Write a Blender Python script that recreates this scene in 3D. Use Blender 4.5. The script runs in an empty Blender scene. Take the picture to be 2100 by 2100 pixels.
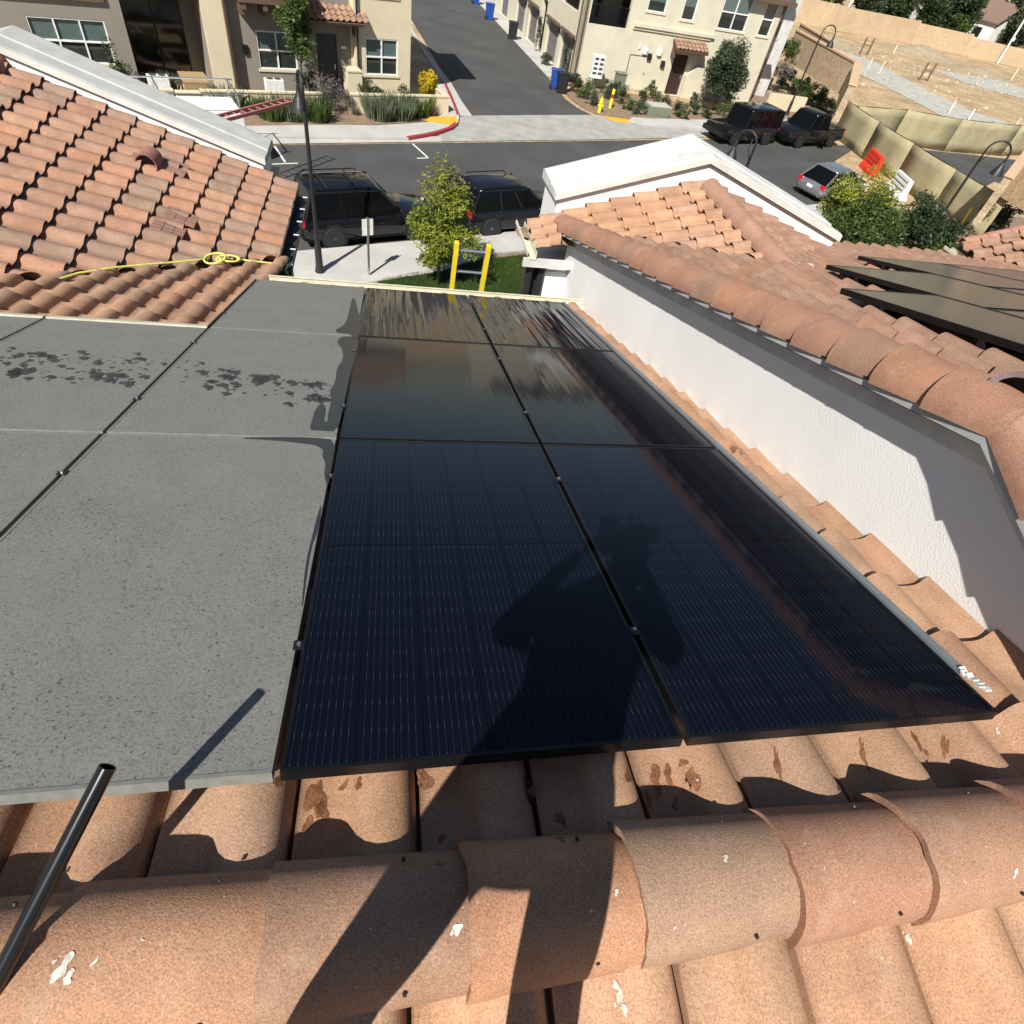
import bpy, bmesh, math, random
from mathutils import Vector as V, Matrix
from math import sin, cos, tan, radians, degrees, pi, sqrt, atan2, acos
C = bpy.context.scene.collection
sc = bpy.context.scene
rnd = random.Random(7)

# ------------------------------------------------------------ camera, sky, sun
FPX, PITCH, ROLL, YH, TILT, YS = 1195., .8345113, .2298060, .3044445, .3044620, .6886694
EYE = V((0, 0, 9.6))
FW = V((0, cos(PITCH), -sin(PITCH)))
_R0 = V((1, 0, 0)); _U0 = _R0.cross(FW)
RT = _R0*cos(ROLL) + _U0*sin(ROLL)
UP = -_R0*sin(ROLL) + _U0*cos(ROLL)
cd = bpy.data.cameras.new('camera'); cam = bpy.data.objects.new('camera', cd); C.objects.link(cam)
cd.sensor_fit = 'HORIZONTAL'; cd.angle = 2*math.atan(1050/FPX); cd.clip_start = .05; cd.clip_end = 3000
m = Matrix((RT, UP, -FW)).transposed().to_4x4(); m.translation = EYE; cam.matrix_world = m
sc.camera = cam

def ray(x, y): return RT*(x-1050) - UP*(y-1050) + FW*FPX
def hit(x, y, p, n):
    r = ray(x, y); return EYE + r*((p-EYE).dot(n)/r.dot(n))
def G(x, y, z=0.): return hit(x, y, V((0, 0, z)), V((0, 0, 1)))
def az(a): a = radians(a); return V((cos(a), sin(a), 0))

SUN = -ray(1245, 1068).normalized()
sel, saz = math.asin(SUN.z), atan2(SUN.y, SUN.x)
w = bpy.data.worlds.new('World'); sc.world = w; w.use_nodes = True
nt = w.node_tree; bg = nt.nodes['Background']
sky = nt.nodes.new('ShaderNodeTexSky'); sky.sky_type = 'NISHITA'; sky.sun_disc = False
sky.sun_elevation = sel; sky.sun_rotation = pi/2 - saz
sky.air_density = 1.0; sky.dust_density = .6; sky.altitude = 200
nt.links.new(sky.outputs[0], bg.inputs[0]); bg.inputs[1].default_value = .052
sl = bpy.data.lights.new('sun', 'SUN'); so = bpy.data.objects.new('sun', sl); C.objects.link(so)
sl.energy = 5.0; sl.angle = radians(.53); sl.color = (1, .955, .88)
so.rotation_euler = SUN.to_track_quat('Z', 'Y').to_euler(); so.location = (-10, -20, 40)
sc.view_settings.view_transform = 'Standard'; sc.view_settings.look = 'None'
sc.view_settings.exposure = 0.5; sc.view_settings.gamma = 1
sc.render.engine = 'CYCLES'; sc.cycles.max_bounces = 8; sc.cycles.use_denoising = True

# ------------------------------------------------------------ materials
MAT = {}
def nmat(name):
    m = bpy.data.materials.new(name); m.use_nodes = True; MAT[name] = m
    nt = m.node_tree; return m, nt, nt.nodes['Principled BSDF']
def N(nt, t, **kw):
    n = nt.nodes.new(t)
    for k, v in kw.items():
        if k in n.inputs: n.inputs[k].default_value = v
        else: setattr(n, k, v)
    return n
def mixc(nt, fac, a, b, blend='MIX'):
    n = nt.nodes.new('ShaderNodeMix'); n.data_type = 'RGBA'; n.blend_type = blend
    for i, v in ((0, fac), (6, a), (7, b)):
        if hasattr(v, 'is_output'): nt.links.new(v, n.inputs[i])
        else: n.inputs[i].default_value = v if i == 0 else (*v, 1) if len(v) == 3 else v
    return n.outputs[2]
def ramp(nt, src, stops):
    n = nt.nodes.new('ShaderNodeValToRGB'); e = n.color_ramp.elements
    while len(e) < len(stops): e.new(.5)
    for q, (p, c) in zip(e, stops): q.position = p; q.color = (c, c, c, 1) if isinstance(c, (int, float)) else (*c, 1)
    nt.links.new(src, n.inputs[0]); return n.outputs[0]
def noise(nt, scale, detail=4, rough=.55, vec=None, dim='3D'):
    n = nt.nodes.new('ShaderNodeTexNoise'); n.inputs['Scale'].default_value = scale
    n.inputs['Detail'].default_value = detail; n.inputs['Roughness'].default_value = rough
    if vec is None:
        g = nt.nodes.new('ShaderNodeNewGeometry'); vec = g.outputs['Position']
    nt.links.new(vec, n.inputs['Vector']); return n.outputs['Fac']
def bump(nt, p, src, st, dist=.01):
    b = nt.nodes.new('ShaderNodeBump'); b.inputs['Strength'].default_value = st; b.inputs['Distance'].default_value = dist
    nt.links.new(src, b.inputs['Height']); nt.links.new(b.outputs[0], p.inputs['Normal'])
def simple(name, col, rough=.6, metal=0., var=.12, scale=8., bmp=0., bsc=60., spec=.5, fine=0., fsc=150.):
    m, nt, p = nmat(name)
    f = noise(nt, scale); lo = tuple(c*(1-var) for c in col); hi = tuple(min(1, c*(1+var)) for c in col)
    c = mixc(nt, ramp(nt, f, [(.3, 0.), (.7, 1.)]), lo, hi)
    if fine:
        g = ramp(nt, noise(nt, fsc, 2, .6), [(.35, 1-fine), (.65, 1+fine)]); c = mixc(nt, 1., c, g, 'MULTIPLY')
    nt.links.new(c, p.inputs['Base Color']); p.inputs['Roughness'].default_value = rough
    p.inputs['Metallic'].default_value = metal; p.inputs['Specular IOR Level'].default_value = spec
    if bmp: bump(nt, p, noise(nt, bsc, 3), bmp)
    return m
def tinted(name, rough=.85, grain=.28, gsc=260., bmp=.35, blotch=.18):
    # colour comes from each tile's own 'tint' plus speckled sand grain
    m, nt, p = nmat(name)
    a = N(nt, 'ShaderNodeAttribute', attribute_name='tint')
    g = noise(nt, gsc, 3, .75)
    c = mixc(nt, 1., a.outputs['Color'], ramp(nt, g, [(.3, 1-grain), (.5, 1.), (.72, 1+grain)]), 'MULTIPLY')
    b = noise(nt, 5., 4)
    c = mixc(nt, 1., c, ramp(nt, b, [(.3, 1-blotch), (.7, 1+blotch)]), 'MULTIPLY')
    ef = ramp(nt, noise(nt, 7., 6, .75), [(.54, 0.), (.72, 1.)]); c = mixc(nt, mulv(nt, ef, .22), c, (.58, .47, .37))
    dk_ = ramp(nt, noise(nt, 16., 6, .8), [(.60, 0.), (.74, 1.)]); c = mixc(nt, mulv(nt, dk_, .35), c, (.13, .09, .07))
    s = ramp(nt, noise(nt, 38., 2, .8), [(.70, 0.), (.74, 1.)])
    c = mixc(nt, mulv(nt, s, .35), c, (.62, .56, .48))
    nt.links.new(c, p.inputs['Base Color']); p.inputs['Roughness'].default_value = rough
    p.inputs['Specular IOR Level'].default_value = .3
    bump(nt, p, g, bmp, .004)
    return m
def mulv(nt, s, k):
    n = nt.nodes.new('ShaderNodeMath'); n.operation = 'MULTIPLY'; n.inputs[1].default_value = k
    nt.links.new(s, n.inputs[0]); return n.outputs[0]
def math2(nt, op, a, b=0., c=None):
    n = nt.nodes.new('ShaderNodeMath'); n.operation = op
    for i, v in enumerate((a, b) if c is None else (a, b, c)):
        if hasattr(v, 'is_output'): nt.links.new(v, n.inputs[i])
        else: n.inputs[i].default_value = v
    return n.outputs[0]

tinted('tile', grain=.42, gsc=190.); tinted('tile_far', gsc=90., grain=.15, bmp=.1)
simple('stucco_white', (.78, .775, .755), .9, bmp=.28, bsc=110, var=.05, scale=1.5)
simple('coping_white', (.57, .57, .55), .8, bmp=.15, bsc=50, var=.14, scale=2.2, fine=.07, fsc=9)
simple('coping_grey', (.45, .45, .43), .8, bmp=.15, bsc=50, var=.12, scale=4)
simple('stucco_pale', (.58, .54, .415), .9, bmp=.4, bsc=30, var=.07, scale=1.2)
simple('stucco_cream', (.62, .54, .38), .9, bmp=.4, bsc=30, var=.06, scale=1.2)
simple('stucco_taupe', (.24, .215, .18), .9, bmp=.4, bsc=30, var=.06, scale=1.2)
simple('trim_brown', (.12, .075, .05), .7)
simple('asphalt', (.062, .061, .060), .85, var=.2, scale=.45, fine=.25, fsc=40, bmp=.2, bsc=60)
simple('concrete', (.44, .43, .40), .85, var=.10, scale=.9, fine=.10, fsc=25)
simple('concrete_apron', (.33, .33, .30), .85, var=.16, scale=1.3, fine=.14, fsc=14)
simple('red_paint', (.30, .035, .04), .7); simple('yellow_paint', (.75, .37, .03), .7, fine=.15, fsc=30)
simple('white_paint', (.68, .68, .66), .7)
simple('metal_dark', (.03, .03, .032), .45, .3); simple('black_metal', (.012, .012, .014), .35, .2)
simple('alu', (.55, .56, .57), .3, .9); simple('gutter_cream', (.62, .60, .45), .5, var=.1, scale=12)
simple('gutter_dark', (.025, .03, .03), .5); simple('board_grey', (.38, .39, .38), .7)
simple('soffit', (.25, .26, .27), .8)
simple('yellow_frp', (.85, .66, .02), .4); simple('rope', (.70, .74, .18), .8, bmp=.5, bsc=300)
simple('car_black', (.006, .006, .008), .12, spec=.6); simple('car_navy', (.007, .008, .011), .15, spec=.6)
simple('car_silver', (.36, .37, .39), .25, .7); simple('tyre', (.015, .015, .015), .8)
simple('rim_dark', (.08, .08, .085), .35, .5); simple('rim_grey', (.22, .22, .23), .35, .7)
simple('car_glass', (.004, .005, .006), .08, spec=.12); simple('lamp_red', (.5, .01, .02), .3); simple('lamp_white', (.8, .8, .8), .2)
simple('truck_white', (.75, .75, .74), .35); simple('ladder_red', (.46, .17, .15), .6)
simple('bin_blue', (.01, .06, .28), .5); simple('bin_black', (.015, .015, .017), .5)
simple('garage', (.15, .135, .14), .7, var=.04); simple('door_teal', (.03, .042, .05), .5); simple('door_dark', (.035, .02, .018), .5)
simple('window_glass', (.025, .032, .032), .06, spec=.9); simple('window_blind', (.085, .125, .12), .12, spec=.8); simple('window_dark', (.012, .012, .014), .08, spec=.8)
simple('window_frame', (.78, .78, .75), .5); simple('blind', (.55, .55, .5), .8)
simple('dirt', (.40, .29, .165), .95, var=.30, scale=.35, fine=.25, fsc=3., bmp=.8, bsc=2.)
simple('soil', (.22, .155, .10), .95, var=.25, scale=4)
simple('gravel_road', (.40, .40, .35), .9, var=.2, scale=1.2, fine=.12, fsc=8)
simple('block_wall', (.47, .35, .225), .9, var=.08, scale=.8, fine=.10, fsc=6)
simple('brick_tan', (.42, .31, .20), .9, var=.2, scale=3, fine=.2, fsc=12); simple('brick_cap', (.56, .38, .24), .8)
simple('screen', (.34, .30, .175), .85, var=.12, scale=1.5, fine=.12, fsc=20, bmp=.35, bsc=2.5)
simple('plastic_white', (.72, .73, .72), .5); simple('plastic_red', (.80, .035, .012), .5); simple('groove', (.05, .05, .05), .8)
simple('hydrant_yellow', (.85, .72, .03), .5); simple('stake', (.75, .73, .68), .8); simple('wood', (.20, .13, .08), .9)
simple('card', (.34, .24, .12), .9); simple('cable_box', (.16, .18, .13), .7); simple('bird_white', (.58, .55, .48), .95, var=.35, scale=90)
simple('rock', (.45, .38, .28), .95); simple('skin', (.45, .27, .18), .6); simple('hair', (.02, .015, .012), .8)
simple('shirt', (.04, .05, .08), .9); simple('trousers', (.03, .035, .05), .9); simple('shoe', (.02, .02, .02), .7)
simple('roof_rose', (.30, .165, .125), .9)
simple('lip_white', (.62, .61, .56), .85, var=.1, scale=4)
simple('mortar', (.60, .50, .45), .95); simple('bark', (.14, .10, .07), .95, bmp=.5); simple('far_roof', (.20, .13, .10), .9)
simple('far_wall_paint', (.62, .60, .52), .9); simple('wet_tile', (.21, .095, .045), .5, var=.35, scale=25, fine=.3, fsc=190)

def leaf(name, a, b):
    m, nt, p = nmat(name)
    t = N(nt, 'ShaderNodeAttribute', attribute_name='tint')
    c = mixc(nt, t.outputs['Fac'], a, b)
    nt.links.new(c, p.inputs['Base Color']); p.inputs['Roughness'].default_value = .55
    tr = nt.nodes.new('ShaderNodeBsdfTranslucent'); nt.links.new(c, tr.inputs[0])
    mx = nt.nodes.new('ShaderNodeMixShader'); mx.inputs[0].default_value = .3
    nt.links.new(p.outputs[0], mx.inputs[1]); nt.links.new(tr.outputs[0], mx.inputs[2])
    nt.links.new(mx.outputs[0], nt.nodes['Material Output'].inputs[0])
leaf('leaf_lime', (.06, .095, .012), (.33, .37, .04)); leaf('leaf_green', (.035, .06, .015), (.12, .18, .04))
leaf('leaf_dark', (.018, .03, .012), (.06, .09, .03)); leaf('leaf_sage', (.07, .09, .05), (.22, .26, .16))
leaf('leaf_olive', (.03, .045, .02), (.09, .12, .06)); leaf('leaf_yellow', (.30, .24, .01), (.70, .52, .01))
leaf('leaf_dead', (.10, .09, .08), (.22, .20, .19)); leaf('grass', (.03, .06, .008), (.10, .16, .025))
leaf('leaf_gold', (.10, .13, .015), (.36, .38, .05))

# dusty glass: grey film with dark specks and faint scratches
m, nt, p = nmat('dust')
n1 = noise(nt, 5., 4, .6); base = mixc(nt, ramp(nt, n1, [(.3, 0.), (.7, 1.)]), (.186, .181, .168), (.214, .208, .193))
fine = noise(nt, 150., 2, .8); base = mixc(nt, 1., base, ramp(nt, fine, [(.3, .62), (.5, 1.), (.75, 1.2)]), 'MULTIPLY')
sp = noise(nt, 88., 3, .85); dens = noise(nt, 2.2, 2)
th = math2(nt, 'ADD', sp, mulv(nt, dens, .12))
base = mixc(nt, ramp(nt, th, [(.425, 1.), (.45, 0.)]), base, (.05, .052, .05))
nt.links.new(base, p.inputs['Base Color']); p.inputs['Roughness'].default_value = .75; p.inputs['Specular IOR Level'].default_value = .35
bump(nt, p, fine, .15, .002)

# clean wet photovoltaic glass (object space: x across 1.045, y down-slope 1.88)
m, nt, p = nmat('solar_glass')
tc = N(nt, 'ShaderNodeTexCoord'); sx = N(nt, 'ShaderNodeSeparateXYZ'); nt.links.new(tc.outputs['Object'], sx.inputs[0])
bx = math2(nt, 'FRACT', math2(nt, 'DIVIDE', sx.outputs[0], .0190)); line = math2(nt, 'LESS_THAN', bx, .055)
by = math2(nt, 'FRACT', math2(nt, 'DIVIDE', sx.outputs[1], .0912)); dash = math2(nt, 'LESS_THAN', by, .22)
lf = math2(nt, 'MULTIPLY', line, math2(nt, 'ADD', mulv(nt, dash, .45), .22))
cx = math2(nt, 'FRACT', math2(nt, 'DIVIDE', sx.outputs[0], .171)); cg = math2(nt, 'LESS_THAN', cx, .012)
mid = math2(nt, 'LESS_THAN', math2(nt, 'ABSOLUTE', math2(nt, 'SUBTRACT', sx.outputs[1], .9395)), .004)
col = mixc(nt, lf, (.0030, .0044, .0098), (.085, .09, .10))
col = mixc(nt, math2(nt, 'MAXIMUM', cg, mid), col, (.0008, .0008, .001))
nt.links.new(col, p.inputs['Base Color']); p.inputs['Roughness'].default_value = .075
p.inputs['IOR'].default_value = 1.29; p.inputs['Specular IOR Level'].default_value = .5
mp = N(nt, 'ShaderNodeMapping'); mp.inputs['Scale'].default_value = (15, .55, 1)
nt.links.new(tc.outputs['Object'], mp.inputs[0])
wv = noise(nt, 1., 1, .5, mp.outputs[0]); ob = N(nt, 'ShaderNodeObjectInfo')
b = nt.nodes.new('ShaderNodeBump'); b.inputs['Distance'].default_value = .016
# water film: ripples run where water still flows, low on the roof (per-panel object colour alpha)
wb = N(nt, 'ShaderNodeAttribute', attribute_name='film')
nt.links.new(wb.outputs['Fac'], b.inputs['Strength']); nt.links.new(wv, b.inputs['Height']); nt.links.new(b.outputs[0], p.inputs['Normal'])
m, nt, p = nmat('water_film'); p.inputs['Base Color'].default_value = (.030, .032, .032, 1); p.inputs['Roughness'].default_value = .3
# ------------------------------------------------------------ mesh helpers
class MB:
    def __init__(s): s.v = []; s.f = []; s.mi = []; s.t = []; s.mats = []
    def m(s, name):
        if name not in s.mats: s.mats.append(name)
        return s.mats.index(name)
    def add(s, vs, fs, mat='', tint=(1, 1, 1)):
        o = len(s.v); s.v += [tuple(v) for v in vs]; s.t += [tint]*len(vs)
        k = s.m(mat) if mat else 0
        s.f += [tuple(i+o for i in f) for f in fs]; s.mi += [k]*len(fs)
    def box(s, c, h, X=V((1, 0, 0)), Y=V((0, 1, 0)), Z=V((0, 0, 1)), mat='', taper=1., tint=(1, 1, 1)):
        vs = []
        for k in (-1, 1):
            q = taper if k > 0 else 1.
            for i, j in ((-1, -1), (1, -1), (1, 1), (-1, 1)):
                vs.append(V(c) + X*(i*h[0]*q) + Y*(j*h[1]*q) + Z*(k*h[2]))
        s.add(vs, [(3, 2, 1, 0), (4, 5, 6, 7), (0, 1, 5, 4), (1, 2, 6, 5), (2, 3, 7, 6), (3, 0, 4, 7)], mat, tint)
    def tube(s, pts, r, n=8, mat='', caps=True):
        pts = [V(p) for p in pts]; rs = r if isinstance(r, (list, tuple)) else [r]*len(pts); vs = []
        ref = None
        for i, p in enumerate(pts):
            d = (pts[min(i+1, len(pts)-1)] - pts[max(i-1, 0)]).normalized()
            if ref is None: ref = d.orthogonal().normalized()
            a = (ref - d*ref.dot(d)).normalized(); ref = a; b = d.cross(a)
            vs += [p + (a*cos(2*pi*k/n) + b*sin(2*pi*k/n))*rs[i] for k in range(n)]
        fs = [(i*n+k, i*n+(k+1) % n, (i+1)*n+(k+1) % n, (i+1)*n+k) for i in range(len(pts)-1) for k in range(n)]
        if caps: fs += [tuple(range(n))[::-1], tuple((len(pts)-1)*n+k for k in range(n))]
        s.add(vs, fs, mat)
    def lathe(s, prof, c=(0, 0, 0), n=16, mat='', axis=V((0, 0, 1)), caps=True):
        c = V(c); a = axis.orthogonal().normalized(); b = axis.cross(a)
        vs = [c + axis*z + (a*cos(2*pi*k/n) + b*sin(2*pi*k/n))*r for r, z in prof for k in range(n)]
        fs = [(i*n+k, i*n+(k+1) % n, (i+1)*n+(k+1) % n, (i+1)*n+k) for i in range(len(prof)-1) for k in range(n)]
        if caps: fs += [tuple(range(n))[::-1], tuple((len(prof)-1)*n+k for k in range(n))]
        s.add(vs, fs, mat)
    def prism(s, poly, up, mat='', cap=True):
        n = len(poly); vs = [V(p) for p in poly] + [V(p)+up for p in poly]
        fs = [(i, (i+1) % n, n+(i+1) % n, n+i) for i in range(n)]
        fs += [tuple(range(n))[::-1], tuple(range(n, 2*n))]
        s.add(vs, fs, mat)
    def build(s, name, mat=None, parent=None, smooth=False, world=True, clips=(), bevel=0., tintattr=False, film=None):
        me = bpy.data.meshes.new(name)
        off = V((0, 0, 0)); q_ = parent
        while q_ is not None and world: off = off + q_.location; q_ = q_.parent
        me.from_pydata([(x-off.x, y-off.y, z-off.z) for x, y, z in s.v], [], s.f)
        for q in (s.mats if s.mats and s.mats != [''] else [mat]): me.materials.append(MAT[q])
        me.polygons.foreach_set('material_index', s.mi)
        if tintattr:
            a = me.color_attributes.new('tint', 'FLOAT_COLOR', 'POINT')
            a.data.foreach_set('color', [c for t in s.t for c in (*t, 1.)])
        if film is not None:
            a = me.attributes.new('film', 'FLOAT', 'POINT'); a.data.foreach_set('value', [film]*len(me.vertices))
        if clips or True:
            bm = bmesh.new(); bm.from_mesh(me)
            for p, n in clips:
                bmesh.ops.bisect_plane(bm, geom=bm.verts[:]+bm.edges[:]+bm.faces[:], plane_co=V(p)-off, plane_no=n, clear_outer=True)
            if not tintattr: bmesh.ops.recalc_face_normals(bm, faces=bm.faces)
            bm.to_mesh(me); bm.free()
        if smooth == 'auto':
            me.shade_smooth(); me.set_sharp_from_angle(angle=radians(50))
        elif smooth: me.shade_smooth()
        o = bpy.data.objects.new(name, me); C.objects.link(o)
        if parent is not None:
            o.parent = parent
        if bevel:
            md = o.modifiers.new('bevel', 'BEVEL'); md.width = bevel; md.segments = 2; md.limit_method = 'ANGLE'
        return o
def tag(o, label=None, cat=None, group=None, kind=None):
    if label: o['label'] = label
    if cat: o['category'] = cat
    if group: o['group'] = group
    if kind: o['kind'] = kind
    return o
def thing(name, label, cat, loc=(0, 0, 0), rz=0., group=None):
    o = bpy.data.objects.new(name, None); C.objects.link(o); o.location = loc; o.rotation_euler = (0, 0, rz)
    o.empty_display_size = .2
    return tag(o, label, cat, group)
def copy_tree(o, parent=None):
    c = o.copy(); C.objects.link(c)
    if parent is not None: c.parent = parent
    for ch in [x for x in bpy.data.objects if x.parent == o]: copy_tree(ch, c)
    return c
def sheet(name, pts, z, mat, kind='structure', n=None):
    b = MB(); b.add([V((p[0], p[1], z)) for p in pts], [tuple(range(len(pts)))], mat)
    o = b.build(name, mat)
    if o.data.polygons[0].normal.z < 0: o.data.flip_normals()
    tag(o, kind=kind); return o
def slab(name, pts, z0, z1, mat, kind='structure', parent=None):
    b = MB(); b.prism([V((p[0], p[1], z0)) for p in pts], V((0, 0, z1-z0)), mat); o = b.build(name, mat, parent)
    if kind: tag(o, kind=kind)
    return o

# ------------------------------------------------------------ roof frames (u across, v towards the street, z up)
T = tan(TILT); Z0 = 9.6 - 1.30/cos(TILT)
class Fr:
    def __init__(s, rot): s.X = az(degrees(YH)+rot); s.Y = az(degrees(YH)+rot+90)
    def P(s, u, v, z): return s.X*u + s.Y*v + V((0, 0, z))
A = Fr(0); B = Fr(1.5)
def on_main(x, y, off=0):
    p = hit(x, y, A.P(0, 0, Z0+off), V((0, 0, 1)) + A.Y*T); return p
TW, TE = .30, .355
PROF = [(0, .006), (.006, .0), (.03, -.003), (.08, -.003), (.106, .001), (.122, .010), (.134, .026), (.148, .045), (.168, .060), (.195, .067), (.222, .064), (.248, .055), (.266, .040), (.277, .020), (.284, .002), (.289, -.008)]
def palette(kind, r):
    if kind == 'warm': cs = [(.41, .24, .148), (.425, .256, .158), (.395, .228, .14), (.385, .24, .158), (.43, .245, .145)]
    elif kind == 'left': cs = [(.335, .192, .128), (.31, .18, .122), (.36, .19, .118), (.27, .175, .128), (.29, .188, .132), (.345, .188, .122), (.31, .184, .124)]
    elif kind == 'rose': cs = [(.30, .18, .125), (.33, .19, .13), (.28, .175, .12), (.32, .195, .135)]
    else: cs = [(.325, .19, .128), (.305, .182, .124), (.33, .185, .12), (.32, .198, .136)]
    c = r.choice(cs); k = r.uniform(.90, 1.08); return tuple(x*k for x in c)
def tiles(mb, O, X, Y, x0, x1, y0, y1, pal, seed, lift=.040, W=TW, E=TE, flip=False):
    """courses of S tiles on the plane through O; X across, Y straight down the slope"""
    r = random.Random(seed); Nn = X.cross(Y)
    if Nn.z < 0: Nn = -Nn
    nc = int(math.ceil((x1-x0)/W)); nr = max(1, int(round((y1-y0)/E))); E = (y1-y0)/nr
    sc_ = W/TW
    for j in range(nr):
        for i in range(nc):
            c = palette(pal, r); L = lift*r.uniform(.85, 1.2); ya = y0+j*E-.02; yb = y0+(j+1)*E+r.uniform(-.006, .006)
            sk = r.uniform(-.004, .004); dn = r.uniform(-.002, .003)
            vs = []
            pr = [(W-fx*sc_, h) for fx, h in reversed(PROF)] if flip else [(fx*sc_, h) for fx, h in PROF]
            for fx, h in pr:
                x = x0+i*W+fx
                vs.append(O+X*x+Y*ya+Nn*(h+.0))
                vs.append(O+X*(x+sk)+Y*yb+Nn*(h+L+dn))
                vs.append(O+X*(x+sk)+Y*(yb-.004)+Nn*(h+L+dn-.017))
            n = len(pr); fs = []
            for k in range(n-1):
                a = k*3; fs.append((a, a+3, a+4, a+1)); fs.append((a+1, a+4, a+5, a+2))
            # edges of the tile: thickness down both sides
            for a, e in ((0, 0), ((n-1)*3, 1)):
                o = len(vs); vs.append(vs[a]-Nn*.03); vs.append(vs[a+1]-Nn*.03)
                fs.append((a, a+1, o+1, o))
            mb.add(vs, fs, '', c)
def bldg_wall(mb, poly, z0, z1, mat=''):
    mb.prism([V((p.x, p.y, z0)) for p in poly], V((0, 0, z1-z0)), mat)

# ============================================================ GROUND
sx_, sy_ = az(degrees(YS)), az(degrees(YS)+90)
fk = G(840, 294)          # a point on the far kerb line
nk = V((-8.8, 17.4, 0))   # near kerb line
def far(s, o=0.): return fk + sx_*s + sy_*o
def near(s, o=0.): return nk + sx_*s + sy_*o
b = MB(); b.add([(-900, -500, -.02), (1300, -500, -.02), (1300, 1500, -.02), (-900, 1500, -.02)], [(0, 1, 2, 3)], 'dirt')
tag(b.build('ground', 'dirt'), kind='structure')
sheet('road', [near(-60), near(28), near(29, 3), G(1760, 300), far(22), far(-60)], .004, 'asphalt')
# asphalt beyond the screened fence, driveway, concrete
sheet('side_road', [G(1820, 282), G(1900, 308), G(2000, 318), G(2160, 338), G(2200, 420), G(2100, 392), G(2040, 372), G(1990, 400), G(1900, 392), G(1800, 330)], .008, 'asphalt')
sheet('driveway', [G(850, 51)-az(114)*-40, G(850, 51), G(915, 158), G(950, 215), G(966, 238), G(1100, 238), G(1215, 237), G(1185, 222), G(1160, 204), G(1124, 159), G(1015, 43), G(1015, 43)+az(114)*40], .008, 'asphalt')
sheet('concrete_apron', [G(928, 240), G(966, 237.5), G(1100, 236.5), G(1222, 236), G(1290, 246), G(1345, 256), G(1470, 266), G(1470, 281), G(1200, 287), G(950, 290), G(905, 291), G(860, 292), G(900, 278), G(925, 262)], .012, 'concrete_apron')
sheet('gutter_strip', [far(-45, .0), far(-45, .75), far(0, .75), G(905, 280), G(905, 291)], .016, 'concrete')
sheet('driveway_strip', [G(860, 51)-az(114)*-40, G(862, 90), G(925, 170), G(945, 205), G(968, 238), G(944, 238), G(925, 190), G(895, 150), G(845, 70), G(838, 51)-az(114)*-40], .014, 'concrete')
sheet('garage_strip', [G(1015, 42), G(1124, 159), G(1150, 150), G(1120, 110), G(1040, 30), G(1040, 30)+az(114)*30, G(1015, 42)+az(114)*30], .014, 'concrete')
# far pavement (left of the driveway) with a real kerb, then the right one
kl = [far(-45, .75), far(-7.6, .75), G(838, 283, .12), G(875, 277, .12), G(905, 270, .12), G(928, 262, .12), G(938, 254, .12), G(942, 240, .12), G(933, 215, .12), G(915, 172, .12), G(890, 172, .12), G(906, 205, .12), G(910, 232, .12), G(880, 250, .12), G(840, 253, .12), G(770, 257, .12), G(700, 256, .12), G(620, 256, .12), G(530, 258, .12), far(-45, 2.5)]
slab('pavement', kl, 0, .12, 'concrete')
def strip(name, pts, wdt, z0, z1, mat, side=1):
    b = MB(); P = [V((p.x, p.y, 0)) for p in pts]
    for i in range(len(P)-1):
        d = (P[i+1]-P[i]).normalized(); n = V((-d.y, d.x, 0))*wdt*side
        b.prism([P[i]+V((0, 0, z0)), P[i+1]+V((0, 0, z0)), P[i+1]+n+V((0, 0, z0)), P[i]+n+V((0, 0, z0))], V((0, 0, z1-z0)), mat)
    return b
rk = strip('k', [G(838, 284, .1), G(875, 278, .1), G(905, 271, .1), G(928, 263, .1), G(939, 254, .1)], .2, .01, .135, 'red_paint')
tag(rk.build('kerb_paint', 'red_paint'), kind='structure')
rk = strip('k', [G(943, 236, .12), G(934, 212, .12), G(916, 172, .12)], .16, .01, .135, 'red_paint')
tag(rk.build('kerb_paint', 'red_paint'), kind='structure')
sheet('tactile_patch', [G(872, 248, .13), G(882, 238, .13), G(935, 238, .13), G(940, 250, .13), G(930, 257, .13)], .126, 'yellow_paint')
sheet('tactile_patch', [G(1235, 238, .02), G(1262, 237, .02), G(1298, 247, .02), G(1290, 252, .02), G(1262, 250, .02)], .022, 'yellow_paint')
slab('pavement', [G(1290, 247, .1), G(1345, 256, .1), G(1420, 262, .1), G(1700, 285, .1), G(1745, 272, .1), G(1640, 245, .1), G(1430, 245, .1), G(1340, 243, .1), G(1296, 240, .1)], 0, .10, 'concrete')
# planting beds
slab('planting_bed', [G(925, 225), G(905, 250), G(700, 262), G(480, 262), G(380, 240), G(330, 190), G(560, 190), G(700, 195), G(860, 195), G(895, 190)], 0, .06, 'soil')
slab('planting_bed', [G(1160, 190), G(1172, 206), G(1196, 222), G(1232, 238), G(1290, 246), G(1400, 258), G(1400, 215), G(1180, 172)], 0, .07, 'soil')
slab('planting_bed', [G(1400, 215), G(1400, 256), G(1500, 262), G(1745, 275), G(1740, 235), G(1620, 190), G(1500, 195)], 0, .07, 'soil')
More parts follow.
